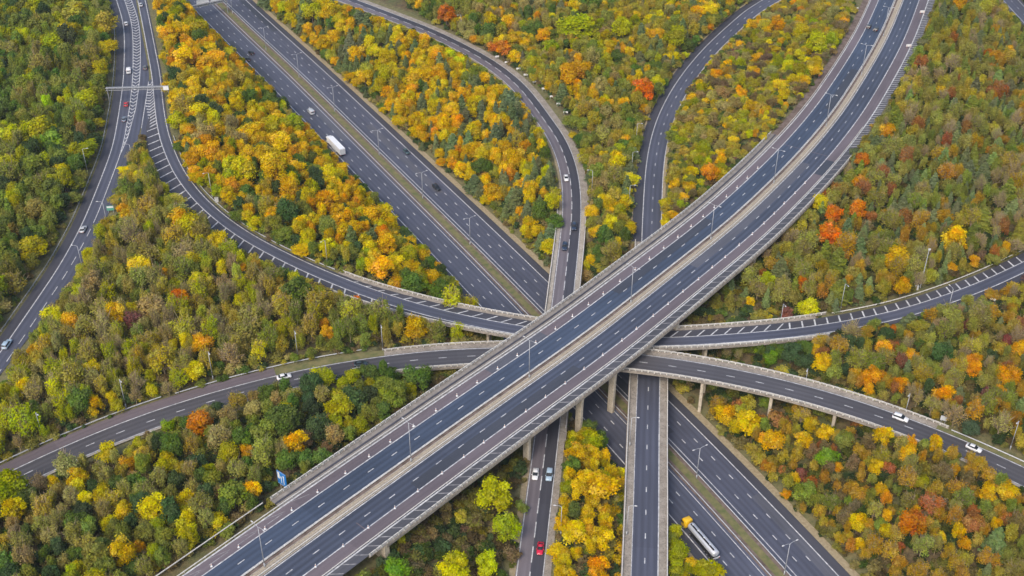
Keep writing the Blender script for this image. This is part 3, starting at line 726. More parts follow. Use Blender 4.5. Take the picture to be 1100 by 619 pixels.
for path, px, py, u, lb in (
    (C_,342,293,-5.0,'single-arm lamp above the upper left hatched curve near its bridge end'),
    (C_,846,359,-8.2,'single-arm lamp behind the hatched slip road, leftmost on the right side'),
    (C_,916,348,-8.2,'single-arm lamp behind the hatched slip road, middle one on the right side'),
    (C_,1001,327,6.6,'single-arm lamp on the near side of the hatched slip road by the boards'),
    (C_,218,215,-4.4,'single-arm lamp outside the upper left hatched bend'),
    (B_,863,421,-8.0,'single-arm lamp behind the right viaduct parapet, left of the white cars'),
    (B_,967,454,-8.0,'single-arm lamp directly behind the left of the two white cars'),
    (B_,1073,499,-9.0,'single-arm lamp on the bank right of the rightmost white car'),
    (B_,59,493,-10.5,'single-arm lamp among trees above the brown shoulder, leftmost'),
    (B_,149,455,-10.5,'single-arm lamp among trees above the brown shoulder, second from left'),
    (B_,239,426,-10.5,'single-arm lamp among trees above the brown shoulder, third from left'),
    (B_,326,404,-10.5,'single-arm lamp among trees above the white car on the left slip road'),
    (B_,413,390,-9.5,'single-arm lamp by the end of the pale viaduct parapet'),
    (E_,705,160,9.2,'single-arm lamp left of the top-right slip road, farthest of three'),
    (E_,702.5,190,9.2,'single-arm lamp left of the top-right slip road, middle of three'),
    (E_,700.5,228,9.2,'single-arm lamp left of the top-right slip road, nearest the flyover'),
    (D_,613,208,-8.0,'single-arm lamp right of the bend near the white car'),
    (D_,574,575,-7.2,'single-arm lamp right of the near slip road beside golden trees'),
    (L_,120,182,-11.8,'single-arm lamp right of the left slip road below the fork'),
    (L_,88,245,-10.3,'single-arm lamp right of the left slip road beside the green sign'),
    (L_,62,290,-10.0,'single-arm lamp right of the left slip road among yellow crowns'),
    (L_,112,185,6.0,'single-arm lamp in dark trees left of the left slip road'),
    (D_,480,44,-9.0,'single-arm lamp behind the far slip road near the top'),
    ): side_lamp(path, px, py, u, lb)
for py, u, lb in ((480,5.2,'lamp on the left edge of the bottom bridge, nearer the viaduct'),(577,5.2,'lamp on the left edge of the bottom bridge, nearest the bottom edge')):
    s_ = E_.px(694, py); lamp('single', E_.one(s_, u, .06), E_.head(s_)+math.pi/2, 'single-arm '+lb, 'single lamps beside the slip roads')
# tall camera mast with its cabinet
q = hit(988.5, 309); r = empty('camera_mast', q); tag(r, 'tall pale camera mast on the bank behind the hatched slip road', 'mast')
mb = MB(); mb.tube((0,0,-.3), (0,0,15.5), .22, .13, 8); mb.build('pole', MAT['pole'], r)
mb = MB(); mb.box((.1,0,15.8), (.8,.4,.5)); mb.tube((0,0,15.4), (0,0,15.7), .25, .25, 8); mb.build('camera_head', MAT['lamp'], r)
q = hit(984, 311); r = empty('equipment_cabinet', q); tag(r, 'small grey roadside cabinet at the foot of the tall mast', 'cabinet')
mb = MB(); mb.box((0,0,.75), (1.3,.7,1.5)); mb.build('cabinet_body', MAT['sign_back'], r); mb = MB(); mb.box((0,0,1.54), (1.45,.85,.08)); mb.build('cabinet_lid', MAT['white_box'], r)

# ------------------------------------------------------------------ gantries and signs
def gantry(name, a, b, h, label, panel=None, bd=1.0):
    """a boxed lattice beam between two legs at a and b"""
    a = np.array(a, float); b = np.array(b, float); zt = max(a[2], b[2])+h
    r = empty(name, (a[0], a[1], a[2])); tag(r, label, 'gantry')
    d = b-a; d[2] = 0; Ln = np.linalg.norm(d); d /= Ln; n = np.array([-d[1], d[0], 0])
    W = lambda t, o, z: tuple((d*t+n*o)[:2])+(z-a[2],)
    for t, g in ((0, a), (Ln, b)):
        mb = MB()
        for o in (-.35, .35): mb.tube(W(t, o, g[2]-.4), W(t, o, zt), .16, .14, 6)
        mb.build('leg', MAT['gantry'], r)
    mb = MB()
    for o in (-.6, .6):
        for z in (zt-bd/2, zt+bd/2): mb.tube(W(-.6, o, z), W(Ln+.6, o, z), .12, .12, 5)
        k = int(Ln/1.4)
        for i in range(k):
            t0, t1 = Ln*i/k, Ln*(i+1)/k; za, zb = (zt-bd/2, zt+bd/2) if i % 2 else (zt+bd/2, zt-bd/2)
            mb.tube(W(t0, o, za), W(t1, o, zb), .06, .06, 4)
    mb.build('lattice_beam', MAT['gantry'], r)
    mb = MB(); c = W(Ln/2, 0, zt+bd/2+.06); mb.box(c, (Ln+.8, 1.1, .08), math.atan2(d[1], d[0])); mb.build('walkway', MAT['gantry'], r)
    for (t0, t1, z0, z1, mt, off) in (panel or []):
        mb = MB(); c = W((t0+t1)/2, off, zt+(z0+z1)/2); mb.box(c, (t1-t0, .15, z1-z0), math.atan2(d[1], d[0])); mb.build('sign_panel', MAT[mt], r)
    return r
a = hit(118.5, 112); b = hit(183, 110)
gantry('sign_gantry', a, b, 7.2, 'grey lattice sign gantry spanning the fork at the upper left', [(24.2, 26.6, -.9, .9, 'white_box', -.8)], 1.0)
s_ = M_.px(244, 15)
a = M_.one(s_, 19.0); b = M_.one(s_, .6); a[2] = float(T(a[0], a[1])); b[2] = 0
gantry('sign_gantry', a, b, 7.4, 'pale sign gantry over the lower motorway at the top edge', [(2.5, 9.2, -1.2, 2.6, 'sign_back', .8), (10.2, 16.6, -1.2, 2.6, 'sign_back', .8)], 1.2)

def sign(name, loc, rz, w, h, zb, mat, label, posts=(-.3, .3), marks=()):
    r = empty(name, loc, rz); tag(r, label, 'sign')
    mb = MB(); mb.box((0, 0, zb+h/2), (w, .12, h)); p = mb.build('sign_panel', MAT[mat], r)
    for f in posts:
        mb = MB(); mb.tube((f*w, .16, -.4), (f*w, .16, zb+h*.9), .09, .09, 6); mb.build('post', MAT['pole'], r)
    if marks:
        mb = MB()
        for poly in marks: mb.add([(x, -.075, z) for x, z in poly], [tuple(range(len(poly)))])
        mb.build('sign_symbols', MAT['white_box'], p)
    return r
q = hit(305, 529); rz = math.atan2(-.63, .78)
rz = math.atan2(-2.1, 2.6)
up = lambda x, z0, z1, w: [[(x-w/2, z0), (x+w/2, z0), (x+w/2, z1), (x-w/2, z1)], [(x-w*1.3, z1-.1), (x+w*1.3, z1-.1), (x, z1+.75)]]
sign('road_sign', q, rz, 3.6, 4.9, 2.7, 'blue_sign', 'large blue motorway sign with white arrows on the bank left of the flyover', (-.32, .32),
     up(.8, 3.5, 6.2, .32)+up(-.2, 3.5, 5.5, .32)+[[(-1.6, 4.8), (-.75, 4.8), (-.75, 7.2), (-1.6, 7.2)], [(-1.7, 2.8), (1.7, 2.8), (1.7, 2.88), (-1.7, 2.88)], [(-1.7, 7.42), (1.7, 7.42), (1.7, 7.5), (-1.7, 7.5)]])
q = hit(119.5, 229); sign('road_sign', q, R(8), 2.6, 2.0, 1.2, 'green_box', 'small green sign with a white top beside the left slip road', (-.35, .35), [[(-1.2, 2.3), (1.2, 2.3), (1.2, 3.05), (-1.2, 3.05)]])
q = hit(1012.5, 455); sign('road_sign', q, R(-20), 1.9, 1.7, 1.2, 'sign_back', 'small grey sign on the verge between the two white cars', (-.3, .3))
q = hit(233, 217); r = empty('equipment_cabinet', q, .5); tag(r, 'white roadside cabinet outside the upper left hatched curve', 'cabinet')
mb = MB(); mb.box((0,0,.95), (1.2,.8,1.9)); mb.build('cabinet_body', MAT['white_box'], r); mb = MB(); mb.box((0,0,1.94), (1.35,.95,.09)); mb.build('cabinet_lid', MAT['sign_back'], r)
# bend marker boards
def board(loc, rz, label, group):
    r = empty('bend_marker_board', loc, rz); tag(r, label, 'sign', group)
    mb = MB(); mb.box((0,0,1.55), (2.0,.08,.85)); mb.build('board', MAT['white_box'], r)
    for x in (-.7, .7): mb = MB(); mb.tube((x,.1,-.3), (x,.1,1.9), .05, .05, 5); mb.build('post', MAT['pole'], r)
for i, (x, y) in enumerate(((533.9,64),(544.4,70),(557,77),(564.8,83.5),(574.5,91),(584.3,98.5),(592.9,107),(600.2,115),(607.6,124),(614.4,131.5),(620.6,140.5))):
    q = hit(x, y); s_, u_ = D_.near(q[0], q[1]); board(q, D_.head(s_)+math.pi/2*.75, f'white bend marker board outside the top-centre slip road, {ORD[i]} from the top', 'boards outside the top-centre bend')
for i, (x, y) in enumerate(((974,349),(998,344.5),(1020.5,339),(1042.8,333),(1065.5,325.5),(1085.5,318))):
    q = hit(x, y); s_, u_ = C_.near(q[0], q[1]); board(q, C_.head(s_)-math.pi/2*.62, f'white bend marker board below the hatched slip road at right, {ORD[i]} from left', 'boards along the hatched slip road at right')
for x, y, lb in ((990.5,14.5,'white temporary sign board on the flyover shoulder, nearest the top edge'),(976,51,'white temporary sign board on the flyover shoulder, farther from the top edge')):
    s_ = A_.px(x, y); p = P(x, y, 18.6); s_, u_ = A_.near(p[0], p[1]); c = A_.one(s_, u_)
    r = empty('temporary_sign', c, 0.1); tag(r, lb, 'sign'); mb = MB(); mb.box((0,0,1.1), (2.6,.12,1.2)); mb.build('board', MAT['white_box'], r)
    for t in (-.9, .9): mb = MB(); mb.tube((t,.3,0), (t,0,1.5), .05, .05, 5); mb.tube((t,-.3,0), (t,0,1.5), .05, .05, 5); mb.build('frame_leg', MAT['orange'], r)
for x, y, lb in ((920,13,'white-and-orange emergency telephone post near the top of the flyover'),(879.5,84,'white-and-orange emergency telephone post left of the flyover bend')):
    q = hit(x, y); r = empty('emergency_telephone', q); tag(r, lb, 'telephone')
    mb = MB(); mb.tube((0,0,-.2), (0,0,1.1), .12, .12, 6); mb.build('post', MAT['pole'], r)
    mb = MB(); mb.box((0,0,1.5), (.9,.7,1.1)); mb.build('box', MAT['orange'], r); mb = MB(); mb.box((0,0,2.2), (1.1,.8,.3)); mb.build('hood', MAT['white_box'], r)
# cones closing the shoulders of the flyover
cb, cs, cw = MB(), MB(), MB()
cb.box((0,0,.04), (.62,.62,.08)); cs.tube((0,0,.08), (0,0,1.0), .2, .06, 10); cw.tube((0,0,.5), (0,0,.68), .148, .122, 10, False)
CM = [cb.mesh('base', MAT['sign_back']), cs.mesh('cone', MAT['cone_white'], False), cw.mesh('reflective_sleeve', MAT['orange'])]
sa, sb = A_.px(212, 640), A_.px(845, 185)
for side, u, where in ((-1, -10.25, 'upper left'), (1, 9.75, 'lower right')):
    k = 0
    for s in np.arange(sa, sb, 9.0):
        c = A_.one(s+random.uniform(-.6, .6), u+random.uniform(-.12, .12), .02); py = proj(*c)[1]
        if py > 630: continue
        k += 1; sfx = 'th' if 10 < k < 14 else {1: 'st', 2: 'nd', 3: 'rd'}.get(k % 10, 'th')
        r = empty('traffic_cone', c, random.uniform(0, 6)); r.scale = (1.0, 1.0, 1.1)
        tag(r, f'traffic cone, {k}{sfx} from the bottom on the {where} shoulder line of the flyover', 'traffic cone', f'cones on the {where} shoulder line')
        put('base', CM[0], r); o = put('cone', CM[1], r); put('reflective_sleeve', CM[2], o)
# ------------------------------------------------------------------ vehicles (front towards +x)
def ringbox(x, hw, zb, zt, r=.14):
    return [(x, -hw+r*.4, zb), (x, hw-r*.4, zb), (x, hw, zb+r), (x, hw, zt-r), (x, hw-r, zt), (x, -hw+r, zt), (x, -hw, zt-r), (x, -hw, zb+r)]
def car_meshes(kind):
    if kind == 'saloon': Lb, st = 4.6, [(-2.3,.70,.45,.80),(-2.22,.82,.28,.95),(-1.6,.89,.22,1.0),(-.6,.90,.20,1.0),(.7,.90,.20,.98),(1.5,.88,.22,.90),(2.05,.83,.26,.80),(2.3,.68,.38,.66)]; gh = [(-1.75,.62,1.0),(-1.1,.64,1.44),(.1,.64,1.46),(1.05,.66,.98)]
    elif kind == 'hatch': Lb, st = 4.1, [(-2.05,.76,.40,.90),(-1.98,.86,.28,1.02),(-1.3,.88,.22,1.05),(0,.89,.20,1.03),(.9,.88,.20,.98),(1.6,.85,.24,.88),(2.05,.70,.36,.70)]; gh = [(-1.95,.62,1.02),(-1.5,.66,1.47),(.0,.66,1.5),(1.05,.68,.98)]
    elif kind == 'suv': Lb, st = 4.7, [(-2.35,.84,.45,1.05),(-2.28,.93,.34,1.15),(-1.2,.95,.30,1.18),(.7,.95,.28,1.15),(1.7,.92,.30,1.05),(2.25,.86,.36,.95),(2.35,.78,.42,.85)]; gh = [(-2.25,.74,1.15),(-1.9,.76,1.68),(.1,.76,1.72),(1.1,.78,1.13)]
    elif kind == 'coupe': Lb, st = 4.4, [(-2.2,.72,.38,.78),(-2.1,.88,.24,.92),(-1.2,.92,.2,.95),(.2,.90,.18,.88),(1.2,.89,.18,.82),(1.9,.84,.22,.70),(2.2,.62,.30,.52)]; gh = [(-1.6,.58,.92),(-.9,.6,1.24),(-.1,.6,1.26),(.85,.64,.86)]
    else: Lb, st = 5.3, [(-2.65,.92,.5,1.9),(-2.6,.97,.36,2.1),(-.5,.98,.32,2.12),(.9,.98,.32,2.08),(1.35,.96,.32,1.75),(1.75,.95,.32,1.2),(2.4,.92,.34,1.05),(2.65,.80,.42,.85)]; gh = None
    out = []
    mb = MB(); mb.loft([ringbox(x, w, a, b) for x, w, a, b in st]); out.append(('body', mb.mesh('body', MAT['paint'], True), 1))
    g, rf = MB(), MB()
    if gh:
        rings = []
        for i, (x, w, z) in enumerate(gh):
            zb = .9
            lo = .78 if kind != 'suv' else .9
            rings.append([(x, -w-.10 if z < 1.2 else -lo, zb if z > 1.2 else z-.1), (x, w+.10 if z < 1.2 else lo, zb if z > 1.2 else z-.1), (x, w, z), (x, -w, z)])
        g.loft(rings); (x0, w0, z0), (x1, w1, z1) = gh[1], gh[2]
        rf.loft([[(x, -w, z-.03), (x, w, z-.03), (x, w-.03, z+.03), (x, -w+.03, z+.03)] for x, w, z in ((x0-.08, w0, z0-.02), (x0, w0+.01, z0+.01), ((x0+x1)/2, w0+.02, (z0+z1)/2+.03), (x1, w1+.01, z1+.01), (x1+.1, w1, z1-.03))])
        out += [('windows', g.mesh('windows', MAT['glass'], False), 0), ('roof', rf.mesh('roof', MAT['paint'], True), 1)]
    else:
        g.loft([[(x, -w, z0), (x, w, z0), (x, w, z1), (x, -w, z1)] for x, w, z0, z1 in ((1.02,.90,1.35,2.0),(1.40,.90,1.28,1.72),(1.72,.90,1.22,1.28))])
        for y in (-.985, .985): g.box((.55, y, 1.55), (.9, .02, .5))
        g.box((-2.64, 0, 1.6), (.03, 1.4, .5)); out.append(('windows', g.mesh('windows', MAT['glass']), 0))
    wx = Lb*.30; wr = .33 if kind != 'van' else .36; hw = .78 if kind not in ('van', 'suv') else .84
    wh, ri = MB(), MB(); wh.tube((0,-.11,0), (0,.11,0), wr, wr, 14); ri.tube((0,-.118,0), (0,.118,0), wr*.62, wr*.62, 10)
    out.append(('WHEEL', (wh.mesh('wheel', MAT['tyre']), ri.mesh('rim', MAT['rim']), [(sx*wx, sy*hw, wr) for sx in (-1, 1) for sy in (-1, 1)]), 0))
    xf, hwf, _, zf = st[-2]; xr, hwr, _, zr = st[1]
    hl, tl = MB(), MB(); hl.box((0,0,0), (.22,.34,.16)); tl.box((0,0,0), (.14,.30,.20))
    out.append(('LIGHTS', (hl.mesh('headlight', MAT['headlight']), tl.mesh('tail_light', MAT['taillight']), [(st[-1][0]-.12, sy*(st[-1][1]-.12), st[-1][3]-.1) for sy in (-1, 1)], [(st[0][0]-.0, sy*(st[0][1]-.1), st[0][3]-.12) for sy in (-1, 1)]), 0))
    mr = MB(); mr.box((0,0,0), (.18,.24,.15)); out.append(('MIRROR', (mr.mesh('wing_mirror', MAT['paint']), [(.72 if gh else 1.25, sy*(1.0 if kind not in ('van',) else 1.1), .98 if gh else 1.35) for sy in (-1, 1)]), 1))
    wp = MB(); wp.box((st[0][0]-.005, 0, .55), (.03, .52, .12)); out.append(('number_plate', wp.mesh('number_plate', MAT['cone_white']), 0))
    return out
CAR = {k: car_meshes(k) for k in ('saloon', 'hatch', 'suv', 'coupe', 'van')}
def vehicle(kind, loc, rz, colr, label, group='vehicles on the roads', pitch=0):
    r = empty('van' if kind == 'van' else 'car', loc, rz); tag(r, label, 'van' if kind == 'van' else 'car', group)
    for nm, dat, painted in CAR[kind]:
        obs = []
        if nm == 'WHEEL':
            for p in dat[2]:
                o = put('wheel', dat[0], r); o.location = p; q = put('rim', dat[1], o)
        elif nm == 'LIGHTS':
            for p in dat[2]: o = put('headlight', dat[0], r); o.location = p
            for p in dat[3]: o = put('tail_light', dat[1], r); o.location = p
        elif nm == 'MIRROR':
            for p in dat[1]: o = put('wing_mirror', dat[0], r); o.location = p; obs.append(o)
        else: obs.append(put(nm, dat, r))
        if painted:
            for o in obs: o.color = (*colr, 1)
def drive(path, px, py, kind, colr, label, way=1):
    """put a vehicle on a road at a pixel; way -1 runs against the alignment's direction"""
    z = 8
    for _ in range(5):
        p = P(px, py, z+.6); s_, u_ = path.near(p[0], p[1]); z = float(np.interp(s_, path.s, path.p[:, 2]))
    c = path.one(s_, u_, .02); vehicle(kind, c, path.head(s_)+(0 if way > 0 else math.pi), colr, label)
W_, SV, GY, BK, NV, LB, RD_ = (.80,.80,.80), (.50,.52,.54), (.12,.13,.14), (.018,.02,.024), (.02,.035,.07), (.40,.53,.64), (.52,.02,.03)
for a in (
    (L_,135.5,25,'hatch',W_,'white car at the top of the left slip road above the white van',-1),
    (L_,138.5,75.5,'van',W_,'white van just beyond the gantry at the upper left',-1),
    (L_,156,72,'hatch',GY,'dark grey car right of the chevron strip beyond the gantry',-1),
    (L_,151,4.5,'saloon',SV,'silver car at the very top of the left roads',-1),
    (L_,135.5,112.5,'hatch',RD_,'small red car just below the upper left gantry',-1),
    (L_,133.3,128,'saloon',(.18,.22,.28),'grey-blue car behind the small red car',-1),
    (L_,89.5,246,'saloon',SV,'silver car alone on the left slip road below the green sign',-1),
    (L_,7,370.5,'suv',LB,'pale blue car at the left edge of the picture',-1),
    (M_,266.5,64,'saloon',BK,'black car abreast of another on the far left lanes, nearer the trees',-1),
    (M_,270.5,57.5,'suv',BK,'black car abreast of another on the far left lanes, nearer the reservation',-1),
    (M_,333,119.5,'van',SV,'silver van ahead of the white lorry',-1),
    (M_,435.5,162,'hatch',(.05,.09,.10),'dark teal car on the far carriageway above the lorry, leading',1),
    (M_,469,202,'suv',BK,'black car on the far carriageway right of the lorry',1),
    (D_,608,190,'saloon',W_,'white car on the top-centre slip road bend',1),
    (D_,616.8,243,'suv',NV,'dark car in the right lane nearing the bridge',1),
    (D_,606.5,266.5,'suv',NV,'dark blue car in the left lane on the bridge approach',1),
    (D_,575,510.5,'saloon',W_,'white car side by side with a pale blue car below the flyover',1),
    (D_,590,511,'suv',LB,'pale blue car side by side with a white car below the flyover',1),
    (D_,580.5,588,'coupe',(.60,.01,.05),'low crimson coupe on the slip road at the bottom edge',1),
    (A_,933.5,28.5,'suv',BK,'black car on the far flyover, left of a pair',1),
    (A_,941,31.5,'suv',BK,'black car on the far flyover, right of a pair',1),
    (B_,308.5,404,'saloon',W_,'white car on the left half of the front slip road',1),
    (B_,386,391,'saloon',(.03,.05,.06),'dark car following the bright lime tree on the front slip road',1),
    (B_,967,449,'suv',W_,'white car at the right end of the viaduct, left of a pair',1),
    (B_,1047.5,482,'saloon',W_,'white car near the right edge, right of a pair',1),
    ): drive(*a)
# articulated lorries
def wheel_set(r, xs, hw, rad=.5, wide=.34):
    wh, ri = MB(), MB(); wh.tube((0,-wide/2,0), (0,wide/2,0), rad, rad, 14); ri.tube((0,-wide/2-.01,0), (0,wide/2+.01,0), rad*.55, rad*.55, 10)
    a, b = wh.mesh('wheel', MAT['tyre']), ri.mesh('rim', MAT['rim'])
    for x in xs:
        for s in (-1, 1): o = put('wheel', a, r); o.location = (x, s*hw, rad); put('rim', b, o)
def cab(r, x0, mat, h=3.6):
    mb = MB(); mb.loft([ringbox(x, w, a, b, .18) for x, w, a, b in ((x0-2.1,1.2,.75,h-.1),(x0-1.9,1.24,.6,h),(x0-.5,1.24,.5,h),(x0-.12,1.22,.45,h-.35),(x0,1.12,.5,h-.9))])
    o = mb.build('cab', MAT[mat], r, True)
    mb = MB(); mb.loft([[(x, -1.1, a), (x, 1.1, a), (x, 1.1, b), (x, -1.1, b)] for x, a, b in ((x0-.16, 1.75, h-.45), (x0+.02, 1.75, h-1.0))]); 
    for y in (-1.245, 1.245): mb.box((x0-.75, y, 2.2), (.9, .02, .75))
    mb.build('windscreen', MAT['glass'], r)
    mb = MB(); mb.box((x0+.03, 0, .95), (.06, 1.7, .6)); mb.build('grille', MAT['black'], r)
    for s in (-1, 1):
        mb = MB(); mb.box((x0-.02, s*.92, .75), (.15, .36, .24)); mb.build('headlight', MAT['headlight'], r)
        mb = MB(); mb.box((x0-.25, s*1.42, 2.4), (.15, .22, .7)); mb.build('wing_mirror', MAT['black'], r)
    mb = MB(); mb.box((x0-3.0, 0, .8), (6.2, .9, .3)); mb.build('chassis', MAT['black'], r)
    return o
def artic(px, py, label, make):
    p = P(px, py, 1.5); s_, u_ = M_.near(p[0], p[1]); c = M_.one(s_, u_, .02); r = empty('lorry', c, M_.head(s_)+math.pi); tag(r, label, 'lorry', 'lorries on the lower motorway'); make(r)
def box_lorry(r):
    cab(r, 8.0, 'white_box', 3.4)
    mb = MB(); mb.loft([ringbox(x, 1.27, 1.15, 4.0, .08) for x in (-7.6, -7.5, 5.4, 5.55)]); t = mb.build('trailer_box', MAT['trailer'], r)
    for y in (-.63, .63): mb = MB(); mb.box((-7.62, y, 2.55), (.05, 1.16, 2.6)); mb.build('rear_door', MAT['sign_back'], t)
    mb = MB(); mb.box((-2, 0, 1.0), (10.5, 1.0, .3)); mb.build('trailer_frame', MAT['black'], r)
    for s in (-1, 1): mb = MB(); mb.box((-.8, s*1.2, .75), (5.6, .06, .6)); mb.build('side_guard', MAT['sign_back'], r)
    for s in (-1, 1): mb = MB(); mb.box((-7.62, s*1.0, 1.0), (.06, .3, .2)); mb.build('tail_light', MAT['taillight'], r)
    wheel_set(r, (-5.9, -4.6, -3.3, 2.9, 6.6), 1.06)
def tanker(r):
    cab(r, 8.2, 'yellow', 3.3)
    mb = MB(); rings = []
    for x, k in ((-7.3,.55),(-7.15,.86),(-6.9,1.0),(5.0,1.0),(5.25,.86),(5.4,.55)):
        rings.append([(x, 1.2*k*math.cos(t), 2.35+1.05*k*math.sin(t)) for t in np.linspace(0, 2*math.pi, 24, endpoint=False)])
    mb.loft(rings); t = mb.build('tank', MAT['tank'], r, True)
    for x in (-4.2, -1.3, 1.6, 4.2):
        mb = MB(); mb.tube((x,0,3.35), (x,0,3.55), .32, .32, 12); mb.build('hatch', MAT['sign_back'], t)
    for x in (-5.6, -2.7, .1, 2.9):
        mb = MB(); n = 24; a = [(x-.05, 1.225*math.cos(q), 2.35+1.075*math.sin(q)) for q in np.linspace(0, 2*math.pi, n, endpoint=False)]; b = [(x+.05, y, z) for _, y, z in a]; mb.loft([a, b], False); mb.build('band', MAT['metal'], t)
    mb = MB(); mb.box((-.8, .35, 3.44), (11.2, .5, .05)); mb.build('walkway', MAT['black'], t)
    for s in (-1, 1): mb = MB(); mb.box((-1.2, s*1.12, 1.05), (8.6, .12, .75)); mb.build('side_guard', MAT['black'], r)
    mb = MB(); mb.box((-1.2, 0, 1.0), (12, 1.0, .4)); mb.build('trailer_frame', MAT['black'], r)
    mb = MB(); mb.box((-7.45, 0, 1.15), (.2, 2.3, .5)); mb.build('rear_bumper', MAT['sign_back'], r)
    for s in (-1, 1): mb = MB(); mb.box((-7.57, s*.9, 1.15), (.06, .34, .24)); mb.build('tail_light', MAT['taillight'], r)
    wheel_set(r, (-6.0, -4.7, -3.4, 3.6, 6.8), 1.06)
artic(361.5, 158.5, 'white box-trailer lorry on the far lower motorway', box_lorry)
artic(753.5, 580, 'silver tanker lorry with a yellow cab near the bottom edge', tanker)
# ------------------------------------------------------------------ trees
def leaf_quads(cen, nor, size, r2, aspect=1.0):
    """one small folded leaf spray (two triangles) per centre"""
    n = len(cen); a = r2.normal(size=(n, 3)); a -= (a*nor).sum(1)[:, None]*nor; a /= np.linalg.norm(a, axis=1)[:, None]+1e-9
    b = np.cross(nor, a); s = size[:, None]; w_ = r2.uniform(.6, 1.1, (n, 1))
    v = np.stack([cen-a*s, cen-b*s*w_+nor*s*.25*r2.uniform(-1, 1, (n, 1)), cen+a*s*aspect, cen+b*s*w_+nor*s*.25*r2.uniform(-1, 1, (n, 1))], 1)
    return v
def crown_mesh(name, v, var, mat):
    n = len(v); me = bpy.data.meshes.new(name)
    me.vertices.add(n*4); me.vertices.foreach_set('co', v.astype(np.float32).ravel())
    me.loops.add(n*4); me.loops.foreach_set('vertex_index', np.arange(n*4, dtype=np.int32))
    me.polygons.add(n); me.polygons.foreach_set('loop_start', np.arange(0, n*4, 4, dtype=np.int32))
    at = me.attributes.new('leafvar', 'FLOAT_COLOR', 'POINT')
    c = np.repeat(np.c_[var, np.ones(n)], 4, 0).astype(np.float32); at.data.foreach_set('color', c.ravel())
    me.materials.append(mat); me.update(); me.validate(); return me
def unit(a): return a/(np.linalg.norm(a, axis=1)[:, None]+1e-9)
def make_round(seed, nl=14, nleaf=1700, rad=3.0, z0=1.0, z1=9.4, lobe=(.34, .5), lsz=(.2, .36), sparse=1.0, vs=.92):
    """a broadleaf crown: leaves gathered round many boughs, so it has lumps and gaps"""
    r2 = np.random.default_rng(seed); zc, hz = (z0+z1)/2, (z1-z0)/2
    d = unit(r2.normal(size=(nl, 3))); d[:, 2] = np.abs(d[:, 2])*1.5-.55; d = unit(d); k = r2.uniform(.45, .80, (nl, 1))
    k[0] = .12; L = d*k*np.array([rad, rad, hz])+np.array([0, 0, zc]); L += r2.normal(size=L.shape)*.18
    lr = r2.uniform(*lobe, nl)*rad; cnt = (lr**2); cnt = (cnt/cnt.sum()*nleaf).astype(int)
    C, N, V = [], [], []
    lv = r2.uniform(0, 1, (nl, 3))
    for i in range(nl):
        m_ = max(6, cnt[i]); q = unit(r2.normal(size=(m_, 3))); q[:, 2] = np.where(q[:, 2] < -.55, -q[:, 2]*.6, q[:, 2]); q = unit(q)
        rr = lr[i]*np.where(r2.random((m_, 1)) < .28, r2.uniform(.9, 1.5, (m_, 1)), r2.uniform(.55, 1.08, (m_, 1))**.6); c = L[i]+q*rr*np.array([1, 1, vs]); nn = unit(q*.9+r2.normal(size=q.shape)*.55+np.array([0, 0, .25]))
        C.append(c); N.append(nn); V.append(np.clip(lv[i]*.55+r2.uniform(0, 1, (m_, 3))*.45, 0, 1))
    C, N, V = np.vstack(C), np.vstack(N), np.vstack(V)
    if sparse < 1:
        kp = r2.random(len(C)) < sparse; C, N, V = C[kp], N[kp], V[kp]
    return leaf_quads(C, N, r2.uniform(*lsz, len(C)), r2), V, L
def make_pine(seed, H=10.0, rad=2.4, nleaf=1700):
    r2 = np.random.default_rng(seed); C, N, V, B = [], [], [], []
    nw = 11
    for i in range(nw):
        f = i/(nw-1); z = 1.8+(H-2.0)*f; rr = rad*(1-f)**.75*r2.uniform(.85, 1.1)+.25; nb = max(4, int(9*(1-f)+3)); ph = r2.uniform(0, 6)
        for b_ in range(nb):
            t = ph+2*math.pi*b_/nb+r2.normal()*.15; ln = rr*r2.uniform(.7, 1.1); B.append((z, t, ln))
            m_ = int(nleaf/nw/nb*(.6+1.2*(1-f))); k = r2.uniform(.15, 1, m_)
            w_ = (.12+.22*(1-k))*ln+.12
            off = r2.normal(size=m_)*w_*.7
            x = np.cos(t)*k*ln-np.sin(t)*off; y = np.sin(t)*k*ln+np.cos(t)*off; zz = z-.30*k*ln+.18*(k*ln)**1.3*.5+r2.normal(size=m_)*.10
            C.append(np.c_[x, y, zz]); N.append(unit(np.c_[np.cos(t)*np.ones(m_)*.45, np.sin(t)*np.ones(m_)*.45, np.ones(m_)]+r2.normal(size=(m_, 3))*.45))
            lv = r2.uniform(0, 1, 3); V.append(np.clip(lv*.5+r2.uniform(0, 1, (m_, 3))*.5, 0, 1))
    C, N, V = np.vstack(C), np.vstack(N), np.vstack(V)
    return leaf_quads(C, N, r2.uniform(.14, .27, len(C)), r2, 1.6), V, B
